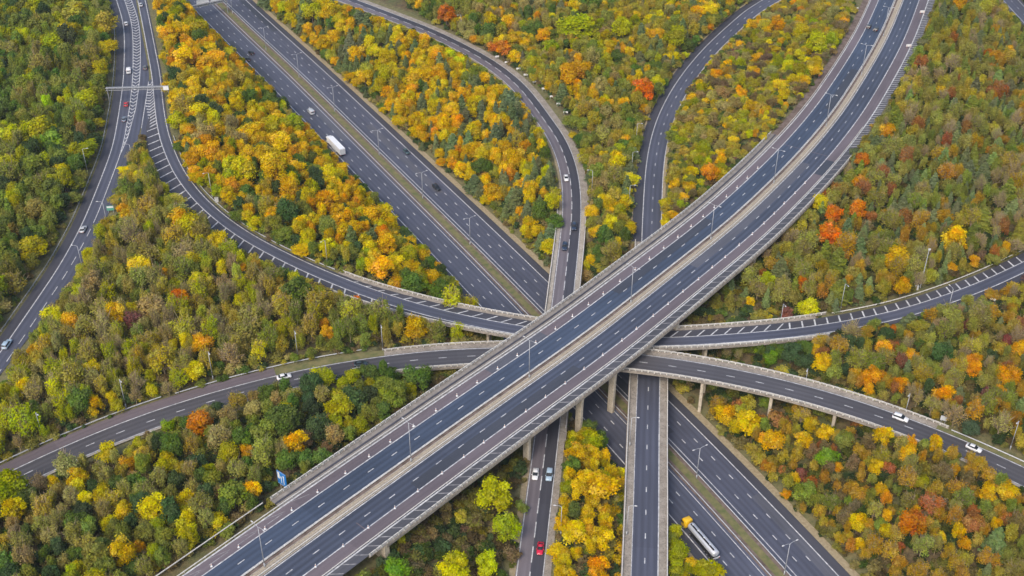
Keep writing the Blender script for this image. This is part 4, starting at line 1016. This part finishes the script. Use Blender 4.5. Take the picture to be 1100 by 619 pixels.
def trunk_mesh(name, seed, L, mat, ztop, r0=.2, twigs=0, rad=3.0):
    r2 = np.random.default_rng(seed+500); mb = MB(); lean = r2.normal(size=2)*.15
    ks = [(0, -.6), (.35, ztop*.3), (.7, ztop*.6), (1, ztop*.86)]
    pts_ = [(lean[0]*k, lean[1]*k, z) for k, z in ks]
    for (a, b, ra, rb) in zip(pts_, pts_[1:], (r0*1.15, r0*.85, r0*.55), (r0*.85, r0*.55, r0*.2)): mb.tube(a, b, ra, rb, 6, False)
    for q in L:
        k = r2.uniform(.3, .75); st = (lean[0]*k, lean[1]*k, min(ztop*k, q[2]-.4)); mb.tube(st, tuple(q), r0*.42, r0*.12, 4, False)
        for _ in range(twigs):
            d = r2.normal(size=3)*.55; d[2] = abs(d[2])+1.0; e = q+d*r2.uniform(.7, 1.5); f = q*.6+np.array(st)*.4
            mb.tube(tuple(f+r2.normal(size=3)*.15), tuple(e), r0*.30, r0*.12, 3, False)
    return mb.mesh(name, mat)
LEAF = MAT['leaf']
PRO = {}     # kind -> list of (crown mesh, trunk mesh, massed crown mesh)
def proto(kind, n, fn, **kw):
    out = []
    for i in range(n):
        seed = hash(kind) % 1000 if False else sum(map(ord, kind))*7+i*13
        v, var, L = fn(seed, **kw)
        cm = crown_mesh('crown', v, var, LEAF)
        if kind == 'conifer':
            mb = MB(); mb.tube((0,0,-.6), (0,0,9.4), .2, .03, 6, False)
            for z, t, ln in L[::2]: mb.tube((0,0,z), (math.cos(t)*ln*.8, math.sin(t)*ln*.8, z-.25*ln), .05, .015, 3, False)
            tm = mb.mesh('trunk', MAT['bark'])
        else:
            pale = kind in ('thinning', 'bare')
            tm = trunk_mesh('trunk', seed, L, MAT['bark_pale' if pale else 'bark'], 8.0 if kind != 'shrub' else 2.0, .2 if kind != 'shrub' else .1, {'thinning': 5, 'bare': 8}.get(kind, 0))
        mm = cm.copy(); mm.materials.clear(); mm.materials.append(MAT['leaf_i'])
        out.append((cm, tm, mm))
    PRO[kind] = out
proto('broadleaf', 8, make_round, nl=24, nleaf=3600, lobe=(.24, .42), lsz=(.14, .29), vs=1.1)
proto('upright', 5, make_round, nl=18, nleaf=2300, rad=2.1, z0=.8, z1=10.0, lobe=(.34, .5), lsz=(.17, .3), vs=1.4)
proto('thinning', 7, make_round, nl=26, nleaf=3000, z0=.8, z1=9.6, lobe=(.2, .34), lsz=(.13, .25), sparse=.72, vs=1.9)
proto('bare', 5, make_round, nl=24, nleaf=2600, z0=.8, z1=9.6, lobe=(.18, .32), lsz=(.10, .20), sparse=.4, vs=2.1)
proto('conifer', 6, make_pine, nleaf=2400)
proto('shrub', 5, make_round, nl=12, nleaf=900, rad=1.9, z0=.2, z1=2.9, lobe=(.34, .55), lsz=(.16, .30))
PH = {'broadleaf': (9.6, 3.3), 'upright': (10.2, 2.4), 'thinning': (9.6, 3.2), 'bare': (9.6, 3.2), 'conifer': (10.0, 2.4), 'shrub': (3.0, 2.1)}

COLR = dict(gold=(.73,.49,.012), amber=(.72,.39,.014), orange=(.68,.25,.025), rust=(.44,.19,.06), yellow=(.68,.565,.012), yellowlime=(.56,.53,.014), ochre=(.50,.32,.045), lime=(.42,.42,.018), green=(.15,.225,.045),
            leafgreen=(.20,.34,.03), dkgreen=(.095,.145,.055), olive=(.37,.345,.08), olivegold=(.48,.40,.06), tan=(.43,.36,.125), brown=(.27,.20,.09), maroon=(.30,.12,.09), pine=(.22,.265,.115), palegreen=(.30,.36,.13), olivegreen=(.27,.30,.055))
WORD = dict(gold='golden yellow', amber='amber', orange='bright orange', rust='rusty red', yellow='clear yellow', yellowlime='greenish yellow', ochre='ochre', lime='lime green', green='mid green', leafgreen='fresh green', dkgreen='dark green',
            olive='dull olive', olivegold='olive gold', tan='pale tan', brown='brown', maroon='dusky red', pine='blue-green', palegreen='pale green', olivegreen='olive green')
ZONE = [   # wood, outline in photo pixels at ground level, palette [(kind, colour, weight)], mean height, spacing
 ('in the far left wood', [(-260,-80),(114,-80),(120,60),(112,140),(80,240),(0,355),(-260,560)], [('thinning','olive',3),('broadleaf','green',2.5),('upright','lime',5),('conifer','olivegreen',2),('broadleaf','yellowlime',1.5),('upright','olivegreen',7),('thinning','tan',1.2),('broadleaf','dkgreen',2),('upright','green',2),('thinning','olivegreen',5)], 11.5, 5.91),
 ('between hatched curve and motorway', [(140,-80),(165,-60),(180,100),(200,185),(250,238),(345,287),(430,318),(560,345),(480,290),(320,125),(200,5),(120,-80)], [('broadleaf','gold',9),('broadleaf','amber',1.6),('broadleaf','yellow',4),('broadleaf','green',3),('thinning','olivegold',3),('broadleaf','lime',2.5),('broadleaf','olivegreen',3),('conifer','pine',1),('thinning','tan',1),('broadleaf','dkgreen',1.5)], 9.5, 5.78),
 ('in the left-centre wood', [(155,140),(143,166),(60,320),(0,390),(-260,560),(-260,640),(0,495),(250,405),(420,375),(575,360),(430,335),(330,300),(240,247),(180,190)], [('thinning','olive',6),('bare','tan',4),('thinning','olivegold',8),('broadleaf','yellow',1.6),('broadleaf','gold',.6),('thinning','olivegreen',5),('broadleaf','green',1),('thinning','lime',5),('thinning','yellowlime',2.5),('thinning','tan',1.5)], 10.5, 5.78),
 ('in the wood above the motorway', [(200,-90),(274,4),(405,120),(535,240),(592,293),(602,220),(570,120),(480,50),(370,-5),(260,-90)], [('broadleaf','gold',8),('conifer','pine',8),('broadleaf','yellow',4),('broadleaf','amber',.8),('thinning','olivegold',3),('broadleaf','olivegreen',2.5),('broadleaf','green',2)], 9.5, 5.64),
 ('in the top centre wood', [(300,-90),(480,35),(560,80),(600,120),(632,190),(625,310),(690,262),(686,200),(690,140),(715,90),(800,10),(880,-90)], [('thinning','olivegold',6),('broadleaf','olivegreen',4),('broadleaf','gold',2.6),('broadleaf','amber',.8),('thinning','tan',2.5),('broadleaf','lime',2),('thinning','olive',4),('broadleaf','green',2.5),('broadleaf','yellow',1.5),('conifer','pine',2)], 8.0, 5.24),
 ('in scrub left of flyover bend', [(880,-90),(800,30),(745,90),(722,140),(713,245),(830,150),(900,75),(940,-90)], [('thinning','olivegold',7),('thinning','tan',2.5),('broadleaf','gold',2.5),('broadleaf','amber',.7),('thinning','brown',2),('broadleaf','yellow',2.2),('shrub','maroon',.5),('thinning','lime',2.5),('broadleaf','olivegreen',1.5)], 5.2, 4.44),
 ('in the upper right plantation', [(1010,-90),(960,110),(900,185),(750,332),(900,338),(1000,308),(1100,275),(1400,150),(1400,-90)], [('conifer','pine',5),('conifer','palegreen',2),('conifer','olivegreen',6),('thinning','olive',6),('bare','tan',4),('thinning','olivegold',4),('thinning','ochre',2.5),('thinning','olivegreen',3),('thinning','rust',1),('shrub','brown',1)], 8.5, 5.04),
 ('between the right-hand slip roads', [(740,372),(900,360),(1010,335),(1100,305),(1400,200),(1400,660),(1100,490),(1000,455),(850,400),(720,378)], [('bare','tan',2),('thinning','olive',3.5),('conifer','pine',2),('thinning','rust',2),('thinning','maroon',.7),('thinning','olivegold',3.5),('thinning','ochre',4),('broadleaf','amber',1),('thinning','olivegreen',2.5),('broadleaf','dkgreen',1)], 7.5, 4.82),
 ('in the lower right wood', [(740,405),(900,445),(990,475),(1100,520),(1400,650),(1400,900),(980,760),(910,619),(800,495)], [('thinning','olivegold',5),('thinning','ochre',6),('thinning','olive',2.5),('thinning','brown',2),('broadleaf','gold',2.2),('thinning','olivegreen',2.5),('thinning','rust',1.8),('thinning','amber',1.5),('conifer','pine',.6),('broadleaf','olivegreen',1)], 7.2, 4.48),
 ('in the lower left wood', [(-260,700),(0,545),(230,445),(330,412),(450,395),(505,383),(300,540),(170,619),(0,760),(-260,900)], [('broadleaf','olivegreen',5),('broadleaf','green',4),('thinning','olivegold',4),('thinning','tan',2.5),('thinning','brown',1.5),('broadleaf','lime',2.2),('broadleaf','yellow',1.5),('broadleaf','gold',.8),('broadleaf','dkgreen',3),('thinning','olive',3)], 9.0, 5.64),
 ('below the flyover at the bottom', [(300,680),(440,570),(570,480),(572,560),(552,640),(540,760),(200,760)], [('shrub','brown',4),('shrub','dkgreen',5),('shrub','olivegreen',3),('shrub','olive',1)], 6.0, 4.84),
 ('between the bottom slip roads', [(608,450),(672,425),(674,640),(672,760),(560,760),(588,620)], [('broadleaf','gold',5),('broadleaf','yellow',2),('broadleaf','green',2.5),('broadleaf','lime',2),('shrub','brown',2)], 8.0, 5.11),
 ('beside the tanker', [(716,552),(790,640),(860,760),(716,760)], [('broadleaf','lime',3),('shrub','gold',2),('broadleaf','olivegreen',1)], 6.0, 5.11)]
def inside(px, py, poly):
    c = False; n = len(poly)
    for i in range(n):
        (x0, y0), (x1, y1) = poly[i], poly[i-1]
        if (y0 > py) != (y1 > py) and px < (x1-x0)*(py-y0)/(y1-y0)+x0: c = not c
    return c
# where the roads and their verges appear, so that crowns do not stand over them
OX, OY = 300, 150
mask = np.zeros((619+2*OY, 1100+2*OX), bool)
for path, lw, rw, brs in ROADS:
    sv = np.arange(0, path.len, .8)
    lim = {id(M_): (-17.2, 14.5), id(A_): (-17.5, 18.0), id(B_): (-6.9, 5.2), id(C_): (-5.0, 4.0), id(D_): (-5.5, 4.5), id(E_): (-4.0, 7.3), id(L_): (-8.0, 2.6), id(F_): (-5, 5)}[id(path)]
    for u in np.arange(lim[0], lim[1], .5):
        q = path.at(sv, u); x, y, d = proj(q[:, 0], q[:, 1], q[:, 2]); ok = (x > -OX) & (x < 1100+OX-1) & (y > -OY) & (y < 619+OY-1) & (d > 0)
        mask[(y[ok]+OY).astype(int), (x[ok]+OX).astype(int)] = True
for py, px in ((cLo, 1),):
    sv = np.arange(kx[1], CL, .8)
    for f in np.linspace(0, 1, 14):
        q = C_.at(sv, cL(sv)+(cLo(sv)-cL(sv)-1.0)*f); x, y, d = proj(q[:, 0], q[:, 1], q[:, 2]); ok = (x > -OX) & (x < 1100+OX-1) & (y > -OY) & (y < 619+OY-1)
        mask[(y[ok]+OY).astype(int), (x[ok]+OX).astype(int)] = True
for x0, y0, x1, y1 in [(x-5, y-6, x+5, y+3) for x, y in ((534,64),(544,70),(557,77),(565,83),(574,91),(584,98),(593,107),(600,115),(608,124),(614,131),(621,140),(974,349),(998,344),(1020,339),(1043,333),(1065,325),(1085,318))]+[(294,495,314,532),(112,216,127,232),(915,4,925,16),(874,76,885,88),(228,206,239,219),(1006,446,1019,458),(744,412,762,440),(812,431,842,447),(878,446,916,461)]:
    mask[int(y0+OY):int(y1+OY), int(x0+OX):int(x1+OX)] = True      # keep the small signs in view
def masked(x, y):
    i, j = int(y+OY), int(x+OX)
    return 0 <= i < mask.shape[0] and 0 <= j < mask.shape[1] and mask[i, j]
def road_gap(x, y, low=False):
    """metres from the edge of the nearest road corridor, and the ceiling under a bridge"""
    best, ceil = 99.0, 99.0
    for (pp, nn, brg, lw, rw) in SMP:
        d2 = (pp[:, 0]-x)**2+(pp[:, 1]-y)**2; j = int(d2.argmin())
        if d2[j] > 2500: continue
        sd_ = (x-pp[j, 0])*nn[j, 0]+(y-pp[j, 1])*nn[j, 1]; e = math.sqrt(d2[j])-(rw[j] if sd_ > 0 else lw[j])+1.2
        if brg[j]:
            if e < 1.0: ceil = min(ceil, pp[j, 2]-2.2)
            best = min(best, 99 if low else e+3.4)
        else: best = min(best, e)
    return best, ceil
TREES = []   # x, y, z, height, radius, kind, colour, zone, manual label
GRID = {}
def free(x, y, r):
    k = (int(x//6), int(y//6))
    for a in (-1, 0, 1):
        for b in (-1, 0, 1):
            for (qx, qy, qr) in GRID.get((k[0]+a, k[1]+b), ()):
                if (qx-x)**2+(qy-y)**2 < ((r+qr)*.5)**2: return False
    return True
def reserve(x, y, r): GRID.setdefault((int(x//6), int(y//6)), []).append((x, y, r))
def zone_of(px, py):
    for i, zz in enumerate(ZONE):
        if inside(px, py, zz[1]): return i
    return -1
# the trees that can be singled out in the photograph: crown centre and width in pixels
SEEN = """
620,28,44,yellowlime;668,29,24,yellowlime;616,77,30,amber;526,46,20,orange;541,51,18,orange;479,14,22,orange;455,42,14,gold;691,95,26,orange;725,39,24,lime;764,10,20,yellow;649,107,12,yellow
179,35,20,gold;195,60,26,gold;207,29,34,lime;199,44,16,amber;224,53,18,gold;236,97,18,gold;208,83,22,gold;220,68,20,amber;191,103,20,gold;241,79,18,gold;236,140,18,gold;206,170,18,amber;205,141,18,gold;227,163,24,gold;270,143,24,gold;257,157,16,gold;292,176,28,yellow;305,147,18,amber;226,186,18,amber;244,191,14,yellow;311,201,26,gold;265,205,18,green;245,209,18,gold;284,153,14,gold;315,157,14,rust;306,135,18,lime;272,126,18,gold
409,287,28,gold;372,265,16,gold;415,263,24,gold;440,262,18,gold;392,256,16,palegreen;384,324,14,orange;454,306,16,lime;454,287,16,green;366,248,20,gold;446,352,26,gold;348,348,14,amber;367,350,14,lime;357,323,14,lime;326,315,18,yellow;352,357,16,gold;351,215,26,gold;343,184,14,gold;393,229,14,gold;378,223,16,gold;325,153,14,gold;357,205,20,yellow
359,39,18,gold;366,21,18,yellow;397,46,18,yellow;383,58,20,gold;408,24,14,gold;457,83,20,gold;439,105,18,gold;409,91,18,yellow;419,52,12,yellow;471,55,14,gold;392,83,20,gold;431,76,10,amber;417,99,16,amber;335,12,24,yellow;508,143,20,gold;517,166,18,gold;564,158,16,amber;573,172,16,gold;547,187,16,amber;532,207,20,gold;522,191,12,gold;555,198,10,gold;492,162,14,amber;486,176,14,gold;505,188,14,gold;581,225,24,green;585,165,16,green;536,99,18,gold;515,99,16,gold;521,83,12,gold;501,80,12,gold;494,68,16,yellow;538,115,12,gold
926,171,18,orange;924,196,18,amber;882,217,18,yellow;921,225,22,orange;895,230,22,orange;953,141,20,amber;862,305,18,orange;869,330,22,yellow;825,302,20,lime;894,296,16,olivegold;891,252,26,orange;806,324,12,gold;964,277,28,gold;1027,256,28,gold;1047,280,14,amber;1080,266,14,amber;1022,287,12,amber;1000,296,16,olivegold;969,307,22,amber;1074,42,12,gold;1084,55,14,amber;1062,58,12,orange;1032,4,14,amber;1011,98,14,gold
885,389,22,gold;875,376,12,gold;935,404,24,amber;949,374,20,amber;968,388,18,maroon;959,354,10,orange;1044,388,18,orange;1086,404,24,amber;845,336,14,maroon;888,492,24,leafgreen;981,562,30,orange;990,518,18,lime;900,502,10,amber;1071,579,30,pine;1046,563,26,rust;886,465,20,gold;861,509,14,maroon;780,445,24,gold;791,457,20,yellow;803,451,28,gold
102,434,22,gold;29,453,18,gold;120,426,14,gold;214,453,28,orange;178,497,26,lime;166,545,32,yellow;246,487,26,lime;92,536,20,yellow;117,563,20,yellow;199,567,26,yellow;149,587,16,amber;166,592,22,lime;234,557,20,yellow;224,506,18,lime;83,514,28,gold;115,528,16,lime;137,499,20,amber;265,484,18,amber;200,535,20,gold;258,526,12,gold;44,563,22,olive;146,518,22,green;272,440,22,tan;317,477,32,gold;387,458,22,lime;411,441,20,green;338,453,12,gold;431,424,12,lime;307,441,20,yellow;380,429,30,dkgreen;345,424,20,tan;378,402,18,lime
533,531,38,yellowlime;543,565,32,lime;496,555,16,olivegold;489,609,36,yellowlime;523,606,28,yellowlime;431,580,12,lime;428,609,26,leafgreen;479,545,14,tan;635,474,26,lime;648,490,18,gold;645,521,34,gold;618,572,30,gold;645,579,28,gold;614,500,22,green;633,458,20,green;642,609,28,amber;652,467,20,green;613,477,14,lime;655,507,18,gold;609,524,16,lime;725,571,15,lime;728,596,22,lime;743,604,15,gold
149,287,28,yellow;234,261,26,yellow;192,234,24,gold;193,320,24,orange;175,295,18,amber;187,307,18,lime;75,346,24,gold;56,339,24,yellow;37,378,18,amber;258,322,14,yellow;265,300,14,yellow;263,288,12,amber;185,371,14,yellow;217,368,26,gold;210,398,22,yellow;143,344,24,maroon;173,273,18,yellow;131,224,12,amber;136,232,16,gold;221,307,24,olivegold;37,225,24,olive;298,325,16,tan;300,349,12,yellow
72,33,24,yellow;120,43,24,yellow;81,12,28,olivegold;114,23,24,olivegold;32,82,16,lime;113,76,8,yellow;63,82,10,gold;57,140,15,yellow;30,148,12,yellow;67,184,22,yellow;7,175,20,lime;5,136,14,lime;17,139,12,yellow;46,262,11,yellow;67,109,14,gold;83,130,14,amber;835,25,18,amber;862,33,18,yellow;808,26,12,gold;877,46,22,yellow;843,101,14,yellow;846,70,14,yellow;878,76,18,gold;774,171,14,gold;725,197,14,gold;762,184,20,amber;754,95,14,lime;671,217,18,gold;649,188,12,yellow
"""
for ln in SEEN.split('\n'):
    for it in ln.split(';'):
        if not it.strip(): continue
        a = it.split(','); px, py, wd, cn = float(a[0]), float(a[1]), float(a[2]), a[3]
        q = hit(px, py, 5.0); sca = FPX/proj(q[0], q[1], q[2]+5)[2]; rad = max(1.5, wd/2/sca); h = min(14, max(3.2, rad*2.35+1.2)); q = hit(px, py, h*.60)
        kind = 'conifer' if cn == 'pine' else ('upright' if random.random() < .2 else ('thinning' if cn in ('olive', 'tan', 'maroon') else 'broadleaf'))
        gap, ceil = road_gap(q[0], q[1])
        if gap < .3: 
            for sh in (3, 6, 9):        # step back from the road it would stand on
                for ang in range(8):
                    x, y = q[0]+sh*math.cos(ang*math.pi/4), q[1]+sh*math.sin(ang*math.pi/4)
                    if road_gap(x, y)[0] >= .5: break
                else: continue
                q = np.array([x, y, float(T(x, y))]); break
            else: continue
            h = min(h, 8); 
        zi = zone_of(*proj(q[0], q[1], q[2])[:2])
        bx, by, _ = proj(q[0], q[1], q[2])
        size = 'large' if rad > 4.2 else ('small' if rad < 2.5 else 'mid-sized')
        TREES.append((q[0], q[1], q[2], h, rad, kind, cn, zi, 1)); reserve(q[0], q[1], rad*1.15)
nz = lambda x, y, k: math.sin(x*.045+k*1.7)*math.cos(y*.038-k*2.3)+.6*math.sin(x*.09-y*.07+k)
# fill the woods
cand = rng.uniform([-330, 150], [330, 720], (90000, 2))
bxs, bys, _d = proj(cand[:, 0], cand[:, 1], T(cand[:, 0], cand[:, 1]))
for (x, y), bx, by in zip(cand, bxs, bys):
    if not (-45 < bx < 1145 and -12 < by < 668): continue
    zi = zone_of(bx, by)
    if math.hypot((bx-308)*.8, by-540) < 26: continue
    if zi < 0 or (138 < bx < 165 and 120 < by < 172): continue
    zn = ZONE[zi]; hm, sp = zn[3], zn[4]
    rad = sp*.5*rng.choice([rng.uniform(.6, .95), rng.uniform(.85, 1.35), rng.uniform(1.25, 1.85)], p=[.35, .4, .25])
    if not free(x, y, rad*1.2): continue
    gap, ceil = road_gap(x, y)
    if gap < rad*.25+.2: continue
    w_ = np.array([c[2]*math.exp(1.05*nz(x*.8, y*.8, i+zi*3)) for i, c in enumerate(zn[2])]); k = rng.choice(len(w_), p=w_/w_.sum()); kind, cn = zn[2][k][:2]
    if math.hypot(bx-838, by-388) < 32 and zi == 7: kind, cn = 'broadleaf', random.choice(['green', 'dkgreen', 'leafgreen'])
    if zi == 9 and 330 < bx < 500 and by < 480: kind, cn = 'broadleaf', random.choice(['green', 'dkgreen', 'green', 'olivegreen', 'lime'])
    if zi == 1 and bx > 430 and by > 250: kind, cn = 'broadleaf', random.choice(['green', 'dkgreen', 'olivegreen', 'lime', 'gold'])
    h = hm*rng.uniform(.72, 1.18)*(.62+.38*rad/(sp*.5))
    if kind == 'shrub': h = rng.uniform(1.6, 3.4); rad = h*.75
    if kind == 'conifer': rad *= .95; h *= 1.0
    z = float(T(x, y)); h = min(h, ceil-z, 2.2+gap*2.2)
    if h < 1.5: continue
    ok = False
    for _ in range(5):
        t = proj(x, y, z+h); m_ = proj(x, y, z+h*.7); rp = rad*FPX/t[2]*.6
        if masked(t[0], t[1]) or masked(m_[0]-rp, m_[1]) or masked(m_[0]+rp, m_[1]): h *= .78
        else: ok = True; break
    if not ok or h < 1.5: continue
    if h < 3.4 and kind not in ('shrub',): kind = 'shrub'; rad = min(rad, h)
    TREES.append((x, y, z, h, rad, kind, cn, zi, 0)); reserve(x, y, rad*1.2)
NOUN = {'broadleaf': 'broadleaf tree', 'upright': 'upright tree', 'thinning': 'thinning tree', 'bare': 'nearly bare tree', 'conifer': 'conifer', 'shrub': 'shrub'}
NAME = {'broadleaf': 'broadleaf_tree', 'upright': 'upright_tree', 'thinning': 'thinning_tree', 'bare': 'bare_tree', 'conifer': 'conifer_tree', 'shrub': 'shrub'}
# which of each kind show largest: those become trees of their own, the rest the massed wood
order = {}
for i, t in enumerate(TREES):
    px, py, d = proj(t[0], t[1], t[2]+t[3]*.6); vis = -10 < px < 1110 and -15 < py < 640
    order.setdefault(t[5], []).append((-(1e6 if t[8] else 0)-(t[4]*t[3]/d/d*1e6 if vis else 0), i))
SINGLE = set()
for k, v in order.items():
    v.sort(); SINGLE |= {i for _, i in v[:300]}
MARKS = [(361,157,'white lorry'),(753,578,'tanker'),(148,95,'gantry'),(303,513,'blue sign'),(992,290,'tall mast'),(119,223,'green sign'),(225,5,'motorway gantry'),(308,403,'white car'),(967,449,'white car'),(1047,482,'white car'),
         (575,90,'bend marker boards'),(1030,332,'marker boards'),(608,190,'white car'),(89,246,'silver car'),(580,588,'crimson coupe'),(270,60,'black cars'),(469,202,'black car'),(380,315,'bridge end'),(880,345,'bridge end'),(620,28,'big yellow tree')]
def rowcol(px, py):
    c = 'left' if px < 367 else ('middle' if px < 733 else 'right'); r_ = 'top' if py < 206 else ('centre' if py < 413 else 'bottom'); return c, r_
mass = {'xyz': [], 'rot': [], 'scl': [], 'pid': [], 'tint': []}
KINDS = list(PRO); base_id = {}; acc = 0
for k in KINDS: base_id[k] = acc; acc += len(PRO[k])
used = {}
for i, (x, y, z, h, rad, kind, cn, zi, man) in enumerate(TREES):
    v = rng.integers(len(PRO[kind])); H0, R0 = PH[kind]; sz = h/H0; sx = rad/R0*rng.uniform(.95, 1.1); sy = sx*rng.uniform(.88, 1.12); rz = rng.uniform(0, 6.283)
    c = np.array(COLR[cn])*rng.uniform(.82, 1.16); c *= 1+rng.normal(size=3)*np.array([.05, .07, .08]); c = np.clip(c, .004, .85)
    if i in SINGLE:
        r = empty(NAME[kind], (x, y, z), rz); r.scale = (sx, sy, sz)
        sz_w = 'big' if rad > 4.0 else ('small' if rad < 2.4 else 'middling')
        where = ZONE[zi][0] if zi >= 0 else 'at the edge of the woods'
        px, py, d = proj(x, y, z+h*.6)
        lb = (f'{sz_w} ' if sz_w != 'middling' else '')+f'{WORD[cn]} {NOUN[kind]} {where}'
        gp_, _c = road_gap(x, y)
        near = [(math.hypot(px-a, py-b), nm) for a, b, nm in MARKS]; near.sort()
        if near[0][0] < 48 and len(lb.split()) <= 9: lb += ', near the '+near[0][1]
        elif len(lb.split()) <= 11:
            if gp_ < 3: lb += ', at the roadside'
            elif py < 60: lb += ', near top edge'
            elif px < 70: lb += ', near left edge'
            elif px > 1030: lb += ', near right edge'
            elif py > 560: lb += ', near bottom edge'
        used.setdefault(lb, []).append((r, px, py))
        r['category'] = 'shrub' if kind == 'shrub' else 'tree'
        cm, tm, mm = PRO[kind][v]
        o = put('trunk', tm, r); o = put('crown', cm, r); o.color = (*c, 1)
    else:
        mass['xyz'].append((x, y, z)); mass['rot'].append((0, 0, rz)); mass['scl'].append((sx, sy, sz)); mass['pid'].append(base_id[kind]+int(v)); mass['tint'].append((*c, 1))
def number(lb, lst, depth=0):
    """give like trees their own labels: by order from the left where few, else by quarter of their wood"""
    n = len(lst); w0 = len(lb.split())
    if n == 1: lst[0][0]['label'] = lb; return
    lst.sort(key=lambda q: q[1])
    if n <= 12 and w0 <= 14:
        for j, (r, px, py) in enumerate(lst): r['label'] = f'{lb}, '+('leftmost' if j == 0 else ('rightmost' if j == n-1 else f'{ORD[j]} from left' if w0 <= 13 else f'{ORD[j]} leftmost'))
    elif depth == 0 and w0 <= 12:
        mx, my = float(np.median([q[1] for q in lst])), float(np.median([q[2] for q in lst])); qs = {}
        for q in lst: qs.setdefault(('upper' if q[2] < my else 'lower')+(' left' if q[1] < mx else ' right'), []).append(q)
        for k, v in qs.items(): number(f'{lb}, {k} part', v, 1) if w0+6 <= 16 else number(f'{lb}, {k}', v, 1)
    else:
        for r, px, py in lst: r['label'] = lb
for lb, lst in used.items():
    if len(lst) > 1:
        for r, px, py in lst: r['group'] = lb
    number(lb, lst)
# undergrowth between the trees
ug = rng.uniform([-320, 160], [320, 710], (70000, 2)); zu = T(ug[:, 0], ug[:, 1]); ux, uy, ud = proj(ug[:, 0], ug[:, 1], zu)
under = {'xyz': [], 'rot': [], 'scl': [], 'pid': [], 'tint': []}
UC = ['brown', 'brown', 'olive', 'olivegreen', 'dkgreen', 'dkgreen', 'tan', 'olivegold', 'olive', 'green']
for (x, y), z, a, b in zip(ug, zu, ux, uy):
    if not (-20 < a < 1120 and -10 < b < 650): continue
    zi = zone_of(a, b)
    if zi < 0 and not (380 < a < 960 and 250 < b < 480): continue
    gap, ceil = road_gap(x, y, True)
    if gap < .5 or (gap < 2 and rng.random() < .4): continue
    h = rng.uniform(.9, 3.2); h = min(h, .7+gap*.8, ceil-z)
    if h < .4: continue
    t = proj(x, y, z+h)
    if masked(t[0], t[1]): continue
    sx = h/3.0*rng.uniform(.9, 1.5); under['xyz'].append((x, y, z)); under['rot'].append((0, 0, rng.uniform(0, 6.28))); under['scl'].append((sx, sx, h/3.0))
    under['pid'].append(int(rng.integers(5))); c = np.array(COLR[UC[rng.integers(len(UC))]])*rng.uniform(.75, 1.2)*(.6 if zi in (6, 7, 8, 10) else 1); under['tint'].append((*np.clip(c, .004, .8), 1))
def massed(name, data, protos, label, cat):
    """one object whose points carry copies of the crowns"""
    n = len(data['xyz']); me = bpy.data.meshes.new(name); me.vertices.add(n); me.vertices.foreach_set('co', np.array(data['xyz'], np.float32).ravel())
    for nm, tp, key in (('rot', 'FLOAT_VECTOR', 'vector'), ('scl', 'FLOAT_VECTOR', 'vector'), ('pid', 'INT', 'value'), ('tint', 'FLOAT_COLOR', 'color')):
        at = me.attributes.new(nm, tp, 'POINT'); at.data.foreach_set(key, np.array(data[nm], np.int32 if tp == 'INT' else np.float32).ravel())
    o = bpy.data.objects.new(name, me); col.objects.link(o); tag(o, label, cat, kind='stuff')
    pc = bpy.data.collections.new(name+'_sources')
    for k, m_ in enumerate(protos):
        q = bpy.data.objects.new(f'source_{k:03d}', m_); pc.objects.link(q)
    g = bpy.data.node_groups.new(name, 'GeometryNodeTree')
    g.interface.new_socket('Geometry', in_out='INPUT', socket_type='NodeSocketGeometry'); g.interface.new_socket('Geometry', in_out='OUTPUT', socket_type='NodeSocketGeometry')
    N = g.nodes.new; gi, go = N('NodeGroupInput'), N('NodeGroupOutput'); ip = N('GeometryNodeInstanceOnPoints'); ci = N('GeometryNodeCollectionInfo')
    ci.inputs['Collection'].default_value = pc; ci.inputs['Separate Children'].default_value = True; ci.inputs['Reset Children'].default_value = True
    def attr(nm, tp):
        a = N('GeometryNodeInputNamedAttribute'); a.data_type = tp; a.inputs['Name'].default_value = nm; return a.outputs['Attribute']
    lk = g.links.new
    lk(gi.outputs[0], ip.inputs['Points']); lk(ci.outputs[0], ip.inputs['Instance']); ip.inputs['Pick Instance'].default_value = True
    lk(attr('pid', 'INT'), ip.inputs['Instance Index']); lk(attr('rot', 'FLOAT_VECTOR'), ip.inputs['Rotation']); lk(attr('scl', 'FLOAT_VECTOR'), ip.inputs['Scale'])
    lk(ip.outputs[0], go.inputs[0])
    md = o.modifiers.new('grow', 'NODES'); md.node_group = g
    return o
print('TREES', len(TREES), 'single', len(SINGLE), 'massed', len(mass['xyz']), 'under', len(under['xyz']), {k: len(v) for k, v in order.items()})
if mass['xyz']: massed('woodland', mass, [p[2] for k in KINDS for p in PRO[k]], 'closely packed autumn trees filling the woods between the roads', 'woodland')
massed('undergrowth', under, [p[2] for p in PRO['shrub']], 'low brown and olive undergrowth beneath the trees', 'undergrowth')

# ------------------------------------------------------------------ the soft air of the day
mb = MB(); mb.box((0, 550, 129), (3400, 4200, 262)); hz = mb.build('haze', None); tag(hz, 'thin pale autumn haze filling the air', 'haze', kind='stuff')
m = bpy.data.materials.new('haze_air'); m.use_nodes = True; nt = m.node_tree; nt.nodes.remove(nt.nodes['Principled BSDF'])
pv = nt.nodes.new('ShaderNodeVolumePrincipled'); pv.inputs['Color'].default_value = (.86, .90, .95, 1); pv.inputs['Density'].default_value = .00007; pv.inputs['Anisotropy'].default_value = .2
nt.links.new(pv.outputs[0], nt.nodes['Material Output'].inputs['Volume']); hz.data.materials.append(m)
